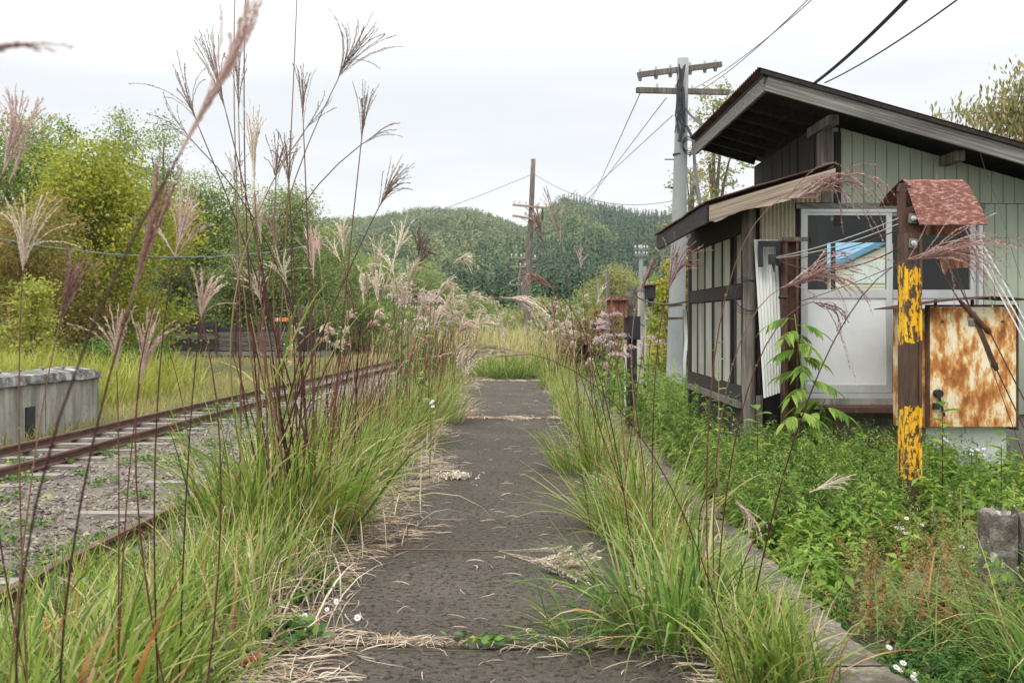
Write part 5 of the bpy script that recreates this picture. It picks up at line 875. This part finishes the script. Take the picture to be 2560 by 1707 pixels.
m = MB(); a = P(1496, 735, 60); c = P(1480, 612, 60); m.bar(a, c, .22, .22); tag(m.build('leaning_pole', G['polecon']), 'slim leaning pole propping the distant concrete pole', 'pole')
m = MB(); a = P(1398, 735, 14.8); c = P(1394, 622, 14.8); m.tube([a-np.array([0, 0, 1]), c], .028, 8); tag(m.build('grey_tube_post', G['steel']), 'thin grey tube standing behind the rusty signal box', 'post')
# signal box on concrete post
Yb = 14.0; T = empty('signal_box', (P(1451, 0, Yb)[0], Yb, -.2), 'rusty streaked metal box fixed to a short grey concrete post with a black lower part', 'signal box')
a = P(1440, 657, Yb); c = P(1463, 960, Yb); m = MB(); m.box(a[0], c[0], Yb, Yb+.13, P(0, 730, Yb)[2], a[2]); part('post_top', m, G['stubc'], T); m = MB(); m.box(a[0]+.012, c[0]+.0, Yb+.01, Yb+.12, -.3, P(0, 745, Yb)[2]); part('post_foot', m, G['black'], T)
a = P(1437, 726, Yb-.06); c = P(1471, 780, Yb-.06); m = MB(); m.box(a[0], c[0], Yb-.06, Yb+.18, c[2], a[2]); part('clamp_plate', m, G['black'], T)
a = P(1397, 686, Yb-.05); c = P(1441, 729, Yb-.05); m = MB(); m.box(a[0], c[0]-.008, Yb-.12, Yb+.16, c[2], a[2]-.02); bx = part('box', m, G['rustbox'], T)
m = MB(); m.add([(a[0]-.05, Yb-.16, a[2]-.04), (a[0]-.05, Yb+.2, a[2]-.04), (a[0]+.03, Yb+.2, a[2]+.03), (a[0]+.03, Yb-.16, a[2]+.03), (c[0], Yb+.2, a[2]+.03), (c[0], Yb-.16, a[2]+.03), (c[0], Yb-.17, a[2]-.015), (a[0], Yb-.17, a[2]-.015)], [(0, 3, 2, 1), (3, 5, 4, 2), (3, 7, 6, 5)], .5); part('box_lid', m, G['rusttin'], bx)
m = MB(); m.tube([P(1436, 790, 13.85), P(1437, 860, 13.85), P(1435, 960, 13.85)], .016, 6); part('white_pipe', m, G['white'], T)
Yd = 16.5; T = empty('small_signal_post', (P(1475, 0, Yd)[0], Yd, -.2), 'slim round concrete post with a small black hooded box, right of the rusty signal box', 'signal post')
a = P(1474, 655, Yd); m = MB(); m.tube([(a[0], Yd, -.3), (a[0], Yd, P(0, 668, Yd)[2])], [.075, .065], 10); part('post', m, G['concrete'], T, True); m = MB(); m.tube([(a[0], Yd, P(0, 668, Yd)[2]), (a[0], Yd, P(0, 658, Yd)[2])], [.075, .06], 10); part('cap', m, G['lip'], T)
a = P(1482, 655, Yd); c = P(1504, 690, Yd); m = MB(); m.box(a[0], c[0], Yd-.1, Yd+.1, c[2]+.03, a[2]); m.box(a[0]+.05, c[0]-.02, Yd-.05, Yd+.05, c[2]-.1, c[2]+.03); bx = part('black_box', m, G['black'], T); m = MB(); m.bar((a[0]-.04, Yd, a[2]), (c[0]+.05, Yd, a[2]+.015), .28, .02); part('hood', m, G['rusttin'], bx)
wire('black_lead', P(1463, 682, 14.05), P(1590, 687, 11.9), .08, .012, 'cable', 'black lead running from the signal box post to the hut')
wire('black_lead', P(1464, 727, 14.0), P(1500, 690, 16.4), .25, .008, 'cable', 'thin black lead looping from the signal box up to the hooded box')
#@@FAR
# ---------------------------------------------------------------- left: concrete platform, wagon, signal
T = empty('old_platform', (-8.6, 14, -.5), 'old concrete platform wall with a crumbled white lip left of the rusty track', 'platform wall')
def plx(y): return -7.76+.085*(y-15.1)
m = MB(); yy = np.arange(4, 18.2, .1); seg = []
for i in range(8):
    ya, yb = 4+i*1.765, 4+(i+1)*1.765-.03; x0, x1 = plx(ya), plx(yb); m.add([(x0, ya, -.6), (x1, yb, -.6), (x1, yb, .40), (x0, ya, .40), (x0-.3, ya, -.6), (x1-.3, yb, -.6), (x1-.3, yb, .4), (x0-.3, ya, .4)], [(0, 1, 2, 3), (1, 5, 6, 2), (0, 3, 7, 4), (4, 7, 6, 5)], random.random())
m.box(-13, -8.0, 4, 17.9, -.6, .42); part('wall', m, G['concrete'], T)
n = 120; yv = np.linspace(4, 18.1, n); x = plx(yv)+.07+.02*np.sin(yv*9)+rng.normal(0, .008, n); z1 = .55+.005*np.sin(yv*3)+rng.normal(0, .006, n)-.05*(yv > 17.9); z0 = .36+.006*np.sin(yv*2+1)+rng.normal(0, .006, n); X_ = np.stack([x-.06, x, x-.03, x-.45], 1); Z_ = np.stack([z0, z0+.02, z1-.02, z1+.03], 1); m = MB(); m.grid(X_, np.stack([yv]*4, 1), Z_)
xe = x[-1]; m.add([(xe-.06, 18.1, z0[-1]), (xe, 18.1, z0[-1]+.02), (xe-.03, 18.1, z1[-1]-.02), (xe-.45, 18.1, z1[-1]+.03), (xe-.45, 18.1, z0[-1])], [(0, 4, 3, 2), (0, 2, 2, 1)][:1], .5)
for k in range(26): yk = random.uniform(5, 18); xk = plx(yk)-random.uniform(0, .4); s_ = random.uniform(.03, .07); m.add(np.array([(1,0,0),(-1,0,0),(0,1,0),(0,-1,0),(0,0,1),(0,0,-1)])*s_*rng.uniform(.6, 1.2, (6, 1))+np.array([xk, yk, .60]), [(0,2,4),(2,1,4),(1,3,4),(3,0,4),(2,0,5),(1,2,5),(3,1,5),(0,3,5)])
part('lip', m, G['lip'], T)
m = MB(); m.box(plx(15.9)-.02, plx(15.9)+.012, 15.75, 16.05, -.6, .02); part('drain_opening', m, G['black'], T)
Yw = 50; wx0, wx1 = P(395, 0, Yw)[0], P(752, 0, Yw)[0]; T = empty('open_wagon', (-14, Yw, -.5), 'abandoned low open goods wagon with grey plank sides and rusty posts under the trees', 'wagon'); zf = P(0, 806, Yw)[2]; zt = P(0, 752, Yw)[2]; zt2 = P(0, 740, Yw)[2]
m = MB(); k = 5
for i in range(k): z = zf+.03+i*(zt-zf)/k; m.box(wx0+.1, wx1-1.5, Yw-.03, Yw+.03, z, z+(zt-zf)/k-.02, random.random())
part('plank_side', m, G['wagon'], T); m = MB()
for i in range(5): z = zf+.03+i*(zt2-zf)/5; m.box(wx0+.0, wx0+2.25, Yw-.09, Yw-.035, z, z+(zt2-zf)/5-.02, random.random())
part('raised_side', m, G['wagon'], T)
m = MB(); m.box(wx1-1.5, wx1-.08, Yw-.08, Yw-.02, zf+.05, zt-.02); m.box(wx0+.1, wx1-.1, Yw+2.3, Yw+2.36, zf, zt); m.box(wx1-.1, wx1-.04, Yw, Yw+2.3, zf, zt); m.box(wx0, wx0+.06, Yw, Yw+2.3, zf, zt2); part('end_panel', m, G['wood_dark'], T)
for px_ in (395, 435, 463, 498, 540, 585, 640, 672): x = P(px_, 0, Yw)[0]; m = MB(); m.box(x-.05, x+.05, Yw-.16, Yw-.095, zf-.15, (zt2 if px_ < 500 else zt)+.03); part('stanchion', m, G['rust'], T)
m = MB(); m.box(wx0, wx1, Yw-.05, Yw+2.3, zf-.22, zf-.02); part('underframe', m, G['steel'], T)
for xw in (wx0+1.2, wx0+2.6, wx1-2.4, wx1-1.0):
    m = MB(); m.tube([(xw, Yw+.3, -.05), (xw, Yw+.42, -.05)], .38, 16); part('wheel', m, G['black'], T); m = MB(); m.box(xw-.15, xw+.15, Yw+.15, Yw+.3, -.1, zf-.22); part('axle_guard', m, G['black'], T)
m = MB(); m.box(wx0+.5, wx1-.5, Yw+.6, Yw+.9, -.1, zf-.22); part('brake_gear', m, G['black'], T)
T = empty('marker_post', (P(669, 0, 46)[0], 46, -.5), 'small orange marker post with an orange and white arm pointing left above the wagon', 'marker post'); x = T.location[0]
m = MB(); m.box(x-.035, x+.035, 45.95, 46.05, -.5, P(0, 725, 46)[2]); part('post', m, G['orange'], T); za, zb_ = P(0, 738, 46)[2], P(0, 729, 46)[2]; m = MB(); m.box(P(630, 0, 46)[0], x-.08, 45.9, 45.94, za, zb_); ar = part('arm', m, G['orange'], T); m = MB(); m.box(P(637, 0, 46)[0], P(644, 0, 46)[0], 45.885, 45.897, za+.01, zb_-.01); part('white_band', m, G['white'], ar); m = MB(); m.box(x+.06, x+.35, 45.9, 46.1, za-.15, zb_); part('lamp_case', m, G['black'], T)
# house seen through the hut window
T = empty('cream_house', (11, 27, -.3), 'cream walled house with a blue roof seen through the hut window', 'house'); Yh = 24.0; hx0 = P(1868, 0, Yh)[0]; xp = P(2110, 0, Yh)[0]; z0 = P(0, 624, Yh)[2]; zp = P(0, 508, Yh)[2]
m = MB(); m.add([(hx0+.4, Yh, -.3), (2*xp-hx0-.4, Yh, -.3), (2*xp-hx0-.4, Yh, z0), (xp, Yh, zp-.25), (hx0+.4, Yh, z0), (hx0+.4, Yh+8, -.3), (hx0+.4, Yh+8, z0)], [(0, 1, 2, 4), (0, 4, 6, 5)], .5); m.add([(hx0+.4, Yh, z0), (2*xp-hx0-.4, Yh, z0), (xp, Yh, zp-.25)], [(0, 1, 2)], .5)
for k in range(9): m.box(hx0+.4, 2*xp-hx0-.4, Yh-.012, Yh-.002, .4+k*.3, .42+k*.3, .1)
part('wall', m, G['cream'], T); m = MB(); t_ = .14
for sg in (-1, 1):
    xe = xp+sg*(xp-hx0); m.add([(xe, Yh-.12, z0), (xp, Yh-.12, zp), (xp, Yh+8.5, zp), (xe, Yh+8.5, z0), (xe, Yh-.12, z0-t_), (xp, Yh-.12, zp-t_), (xp, Yh+8.5, zp-t_), (xe, Yh+8.5, z0-t_)], [(0, 1, 2, 3), (4, 7, 6, 5), (0, 4, 5, 1), (0, 3, 7, 4)], .5)
part('roof', m, G['blueroof'], T); m = MB(); m.box(P(1960, 0, Yh)[0], P(1960, 0, Yh)[0]+1.0, Yh-.03, Yh-.013, P(0, 650, Yh)[2], P(0, 600, Yh)[2]); part('shutter', m, G['corr_w'], T)
# ---------------------------------------------------------------- trees
def tree(name, label, x, y, z0, h, rx, mat, nl, ls, cat='tree', trunk=True, low=.15, lobes=9, group='trees beyond the track', wisp=0., seed=None, ry=None, limbs=7):
    T = empty(name, (x, y, z0), label, cat, group); ry = ry or rx*.8
    zc0 = z0+h*low; hc = h*(1-low)
    L = []
    for i in range(lobes):
        a = i*2.4+random.random(); t = (i+.5)/lobes; rr = math.sin(math.pi*min(1, .18+t*.82))**.7; q = random.uniform(.25, .75)*rr; L.append((x+math.cos(a)*rx*q, y+math.sin(a)*ry*q, zc0+hc*(t*.86+.05), rx*random.uniform(.34, .5)*(1-.35*t), hc*random.uniform(.13, .2)))
    if trunk:
        m = MB(); kk = np.linspace(0, 1, 7); m.tube(np.stack([x+.02*h*np.sin(kk*4), y+0*kk, z0-.1+kk*h*.75], -1), h*.022*(1-.75*kk), 7); tk = part('trunk', m, G['bark'], T); m = MB()
        for (lx, ly, lz_, r_, rh) in L[::max(1, len(L)//limbs)]: s0 = z0+(lz_-z0)*.55; m.tube(bez(np.array([x, y, s0]), np.array([(x+lx)/2, (y+ly)/2, lz_-.1*h*.3]), np.array([lx, ly, lz_+rh*.5]), 5), np.linspace(h*.009, h*.002, 5), 5)
        part('limbs', m, G['bark'], T)
    # clumps of leaves: sprigs at lobe surfaces, uneven
    nc = max(30, nl//34); li = rng.integers(0, len(L), nc); LL = np.array(L)[li]; d = rng.normal(size=(nc, 3)); d /= np.linalg.norm(d, axis=1)[:, None]; rad = (.55+.5*rng.random(nc)+.25*wisp*rng.random(nc))[:, None]
    cc = LL[:, :3]+d*rad*np.stack([LL[:, 3], LL[:, 3]*ry/rx, LL[:, 4]], -1)*1.15; per = nl//nc; idx = np.repeat(np.arange(nc), per); sz = rx*.075*(1+.8*rng.random(nc))[idx][:, None]
    p = cc[idx]+rng.normal(size=(nc*per, 3))*sz*np.array([1.1, 1.1, .55]); p = p[p[:, 2] > z0]
    tt = np.clip(.5+rng.normal(0, .22, nc)[idx]+rng.normal(0, .13, nc*per), 0, 1)[:len(p)]
    m = MB(); m.leaves(p, ls*(.6+.8*rng.random(len(p))), tt, flat=.35, aspect=.6); part('crown', m, G[mat], T); return T
def topz(dy, Y): return 1.4-(dy-735)/F*Y
TL = [ # dx, Y, top dy, rx, mat, leaves, size, label
 (40, 44, 285, 4.0, 'tree_a', 12000, .20, 'dark green tree at the far left behind the yellow tree', .1), (200, 35, 338, 3.9, 'tree_y', 20000, .17, 'large yellowing tree at the left with gold tinted leaves', .14), (262, 50, 258, 2.6, 'tree_g', 5000, .17, 'slender tree whose airy top shows above the yellow tree', .25),
 (372, 58, 296, 3.3, 'tree_a', 7000, .17, 'slender green tree right of the yellow tree top', .2), (130, 48, 275, 2.5, 'tree_a', 5000, .18, 'airy green tree top left of the tallest one', .2), (455, 56, 398, 3.4, 'tree_g', 10000, .16, 'mid green tree behind the pink plumes, right of the yellow tree', .05), (525, 57, 425, 3.2, 'tree_a', 9000, .17, 'green tree just left of the rounded grey green tree', .05),
 (640, 54, 440, 4.2, 'tree_g', 20000, .17, 'broad rounded grey green tree behind the tall stems', .02), (760, 62, 520, 3.6, 'tree_g', 11000, .18, 'lower rounded tree right of the grey green tree', .02), (60, 31, 470, 3.2, 'tree_o', 8000, .15, 'brownish yellow shrub tree at the left edge', .02), (225, 36, 560, 2.2, 'tree_a', 7000, .15, 'dark green bushy tree below the yellow crown', 0), (420, 56, 570, 3.8, 'tree_g', 12000, .15, 'grey green thicket above the left end of the wagon', 0),
 (560, 53, 600, 3.6, 'tree_g', 12000, .16, 'grey green thicket behind the wagon', 0), (700, 56, 610, 3.2, 'tree_a', 9000, .16, 'green thicket right of the wagon', 0), (850, 75, 590, 4.5, 'tree_a', 9000, .2, 'green tree behind the pale plumes left of the poles', 0), (960, 95, 610, 5.5, 'tree_g', 8000, .26, 'distant pale green tree just left of the dark conifers', 0), (820, 58, 690, 2.6, 'tree_a', 6000, .16, 'low bush right of the wagon end', 0)]
for dx, Y_, ty, rx, mt, nl, ls, lab, low in TL:
    x = (dx-1176)/F*Y_; z0 = float(gz(x, Y_)); tree('broadleaf_tree', lab, x, Y_, z0, topz(ty, Y_)-z0, rx, mt, int(nl*2.1), ls*.78, low=low, wisp=.6 if 'airy' in lab or 'slender' in lab else .1)
TR = [(1015, 120, 655, 5, 'tree_g', 6000, .3, 'distant rounded tree below the left hill slope'), (1085, 78, 690, 4, 'tree_g', 6000, .22, 'pale green bush left of the wooden poles'), (1140, 60, 735, 3, 'tree_a', 5000, .18, 'dark leafy bush at the foot of the wooden poles'), (1245, 70, 690, 3, 'tree_p', 5000, .2, 'yellow green bush just right of the wooden poles'), (1405, 62, 618, 2.9, 'tree_p', 7000, .16, 'pale brownish tree above the rusty signal box'),
      (1350, 75, 670, 3.4, 'tree_g', 6000, .2, 'grey green bush left of the pale brownish tree'), (1480, 85, 632, 5, 'tree_a', 8000, .22, 'green tree behind the distant blue armed pole'), (1545, 24, 598, .95, 'tree_y', 4200, .11, 'yellow leaved tree between the signal post and the concrete pole'), (1580, 21, 600, .7, 'tree_o', 2500, .10, 'autumn coloured shrub between the concrete pole and the hut'), (1385, 40, 705, 1.3, 'tree_o', 3000, .12, 'orange tinted bush left of the rusty signal box')]
for dx, Y_, ty, rx, mt, nl, ls, lab in TR: x = (dx-1176)/F*Y_; z0 = float(gz(x, Y_)); tree('bush', lab, x, Y_, z0, topz(ty, Y_)-z0, rx, mt, int(nl*1.8), ls*.8, 'bush' if 'bush' in lab or 'shrub' in lab else 'tree', low=.02, group='bushes and trees beyond the path')
for dx, Y_, ty, rx, lab in [(1300, 34, 735, 1.6, 'dull red leaved shrub right of the wooden poles'), (1375, 30, 725, 1.2, 'dull red leaved shrub left of the signal box'), (1350, 26, 760, .9, 'low red brown shrub before the others left of the signal box')]: x = (dx-1176)/F*Y_; tree('red_shrub', lab, x, Y_, -.2, topz(ty, Y_)+.2, rx, 'shrub_r', 3200, .11, 'shrub', low=.05, group='dull red shrubs')
# light green ferny bush at the wagon, shrubs beyond the platform
for dx, Y_, ty, rx, mt, lab in [(345, 33, 775, 1.2, 'ferny', 'bright green feathery bush in front of the left end of the wagon'), (240, 30, 780, 1.2, 'ferny', 'bright green bush behind the end of the old platform'), (70, 24, 640, 1.3, 'yellowgrass', 'yellow green leafy shrub behind the old platform'), (770, 52, 760, .9, 'ferny', 'bright green bush right of the wagon')]:
    x = (dx-1176)/F*Y_; z0 = float(gz(x, Y_)); tree('green_bush', lab, x, Y_, z0, topz(ty, Y_)-z0, rx, mt, 5200, .09, 'bush', low=.02, trunk=True, group='bright bushes near the wagon')
# airy trees right
x = (1640-1176)/F*30; tree('airy_tree', 'sparse airy tree standing between the concrete pole and the hut roof', x, 30, -.3, topz(205, 30)+.3, 1.35, 'tree_p', 3600, .10, low=.42, lobes=14, wisp=1.2, group='sparse trees behind the hut')
x = (1590-1176)/F*34; tree('airy_tree', 'thin low tree showing left of the concrete pole', x, 34, -.3, topz(345, 34)+.3, 1.2, 'tree_p', 1500, .10, low=.5, lobes=9, wisp=1.2, group='sparse trees behind the hut')
T = empty('overhanging_tree', (9.3, 15.5, -.3), 'brown green tree with drooping leaves overhanging the hut roof at the upper right', 'tree'); m = MB(); m.tube([(9.3, 15.5, -.3), (9.2, 15.5, 2.5), (9.0, 15.5, 5.5)], [.14, .11, .05], 8); part('trunk', m, G['bark'], T); m = MB(); lv = MB()
ends = [(2160, 262), (2200, 265), (2240, 250), (2270, 245), (2235, 290), (2290, 225), (2325, 190), (2345, 165), (2300, 270), (2330, 240), (2350, 215), (2275, 300), (2335, 290), (2375, 180), (2390, 260), (2310, 310), (2255, 270), (2345, 320), (2290, 290), (2320, 200)]
for q in ends:
    e = P(*q, 15.0+random.uniform(-.6, .6)); s0 = np.array([9.15, 15.5, random.uniform(2.6, 4.8)]); pts = bez(s0, np.array([(s0[0]+e[0])/2, 15.3, max(e[2], s0[2])+.3]), e, 9); m.tube(pts, np.linspace(.03, .004, 9), 5)
    for k in range(3, 9):
        n = 34; c = pts[k]+rng.normal(0, 1, (n, 3))*np.array([.2, .2, .13]); d = np.stack([rng.normal(0, .35, n), rng.normal(0, .35, n), -np.ones(n)], -1); d /= np.linalg.norm(d, axis=1)[:, None]; L_ = .11*(.6+.7*rng.random(n))[:, None]; sd = np.cross(d, rng.normal(size=(n, 3))); sd /= np.linalg.norm(sd, axis=1)[:, None]
        lv.add(np.stack([c, c+d*L_*.45+sd*L_*.16, c+d*L_, c+d*L_*.45-sd*L_*.16], 1).reshape(-1, 3), np.arange(n)[:, None]*4+np.arange(4)[None], np.repeat(rng.random(n), 4))
part('limbs', m, G['bark'], T); part('crown', lv, G['tree_d'], T)
# ---------------------------------------------------------------- forest on the hill
def forest(n, kind, mb):
    y = np.sqrt(rng.uniform(340**2, 905**2, n*3)); dxp = rng.uniform(300, 2352, n*3); x = (dxp-1176)/F*y
    cn = .45*wav(x, y, .022)+.35*wav(x+300, y, .05); t = (y-330)/570
    conif = (x > 60+60*cn+(-55)*(t < .25)) | ((cn > .38) & (x > -60)) | ((t < .10) & (x > -25)); k = conif if kind == 'c' else ~conif; x, y, cn = x[k][:n], y[k][:n], cn[k][:n]; n = len(x); z = ridge(x, y)-.5
    if kind == 'c':
        h = 10+9*rng.random(n)**1.5; r = 1.6+.9*rng.random(n); m = 40; idx = np.repeat(np.arange(n), m); u = rng.random(n*m)**.8; a = rng.random(n*m)*6.28; rr = r[idx]*(1-u)*(.6+.5*rng.random(n*m))
        c = np.stack([x[idx]+np.cos(a)*rr, y[idx]+np.sin(a)*rr, z[idx]+1+u*(h[idx]-1)], -1); L_ = (.8+1.3*(1-u))[:, None]; d = np.stack([np.cos(a)*.8, np.sin(a)*.8, -.55-.2*rng.random(n*m)], -1); sd = np.stack([-np.sin(a), np.cos(a), 0*a], -1)
        p0 = c-d*L_*.4+np.array([0, 0, .35]); v = np.stack([p0, c+sd*L_*.42, c+d*L_*.6, c-sd*L_*.42], 1).reshape(-1, 3); tt = np.clip(.42+.25*wav(x, y, .06)+rng.normal(0, .15, n), 0, 1)[idx]+rng.normal(0, .04, n*m)
    else:
        h = 5+9*rng.random(n)**1.8; r = 1.8+4.0*rng.random(n)**1.6; m = 84; idx = np.repeat(np.arange(n), m); d = rng.normal(size=(n*m, 3)); d[:, 2] = np.abs(d[:, 2])*.9-.15; d /= np.linalg.norm(d, axis=1)[:, None]
        rad = (.75+.35*rng.random(n*m)); c = np.stack([x[idx], y[idx], z[idx]+h[idx]*.55], -1)+d*rad[:, None]*np.stack([r[idx], r[idx], h[idx]*.5], -1); q = rng.normal(size=c.shape)*.5; nrm = d+q; nrm /= np.linalg.norm(nrm, axis=1)[:, None]
        s1 = np.cross(nrm, rng.normal(size=c.shape)); s1 /= np.linalg.norm(s1, axis=1)[:, None]; s2 = np.cross(nrm, s1); w_ = (.28+.42*rng.random(n*m))[:, None]; v = np.stack([c-s1*w_, c+s2*w_, c+s1*w_, c-s2*w_], 1).reshape(-1, 3); tt = np.clip(.45+.25*wav(x, y, .05)+rng.normal(0, .26, n), 0, 1)[idx]+rng.normal(0, .05, n*m)
    mb.add(v, np.arange(n*m)[:, None]*4+np.arange(4)[None], np.repeat(np.clip(tt, 0, 1), 4))
mb = MB(); forest(9500, 'c', mb); tag(mb.build('conifer_forest', G['hillc']), 'dark green conifer forest covering the right hillside', 'forest', kind='stuff')
mb = MB(); forest(9500, 'b', mb); tag(mb.build('broadleaf_forest', G['hillb']), 'mixed green broadleaf forest covering the left hillside', 'forest', kind='stuff')
# conifer belt in front of the hill
mb = MB(); n = 420; y = rng.uniform(150, 240, n); x = rng.uniform(-.06, .21, n)*y; h = (10+4*rng.random(n))*y/190*.8; m_ = 150; idx = np.repeat(np.arange(n), m_); u = rng.random(n*m_)**.8; a = rng.random(n*m_)*6.28; rr = (2.0*(1-u)+.1)*(.6+.5*rng.random(n*m_)); c = np.stack([x[idx]+np.cos(a)*rr, y[idx]+np.sin(a)*rr, -.3+u*h[idx]], -1); L_ = (.5+.7*(1-u))[:, None]; d = np.stack([np.cos(a)*.8, np.sin(a)*.8, -.6+0*a], -1); sd = np.stack([-np.sin(a), np.cos(a), 0*a], -1)
mb.add(np.stack([c-d*L_*.4, c+sd*L_*.4, c+d*L_*.6, c-sd*L_*.4], 1).reshape(-1, 3), np.arange(n*m_)[:, None]*4+np.arange(4)[None], np.repeat(np.clip((rng.normal(.4, .2, n))[idx]+rng.normal(0, .1, n*m_), 0, 1), 4)); tag(mb.build('conifer_belt', G['hillc']), 'belt of dark conifers at the foot of the hill behind the wooden poles', 'conifer belt', kind='stuff')
# green scrub on the plain in the middle distance
mb = MB(); n = 1500; y = 62+230*rng.random(n)**1.3; x = rng.uniform(-.42, .5, n)*y; r = 1.0+1.6*rng.random(n); hh = 1.2+1.8*rng.random(n)+y*.006; m_ = 60; idx = np.repeat(np.arange(n), m_); d = rng.normal(size=(n*m_, 3)); d[:, 2] = np.abs(d[:, 2]); d /= np.linalg.norm(d, axis=1)[:, None]; c = np.stack([x[idx], y[idx], gz(x, y)[idx]], -1)+d*(.5+.5*rng.random(n*m_))[:, None]*np.stack([r[idx], r[idx], hh[idx]], -1)
mb.leaves(c, (.25+.0028*y)[idx], np.clip(rng.normal(.5, .25, n)[idx]+rng.normal(0, .12, n*m_), 0, 1)); tag(mb.build('scrub', G['tree_g']), 'green scrub covering the plain between the platform and the conifers', 'scrub', kind='stuff')

# pale air between the camera and the hill
mb = MB(); mb.box(-1450, 1450, -40, 1450, -16, 175); hz_ = bpy.data.materials.new('haze_air'); hz_.use_nodes = True; ht = hz_.node_tree; ht.nodes.clear()
ho = ht.nodes.new('ShaderNodeOutputMaterial'); hv = ht.nodes.new('ShaderNodeVolumePrincipled'); hv.inputs['Color'].default_value = (.93, .96, 1, 1); hv.inputs['Density'].default_value = .00016; hv.inputs['Anisotropy'].default_value = .2
ht.links.new(hv.outputs[0], ho.inputs['Volume']); tag(mb.build('haze', hz_), kind='stuff')
for o in COL.objects:
    if o.parent is None and 'category' in o and 'kind' not in o: o['kind'] = 'thing'
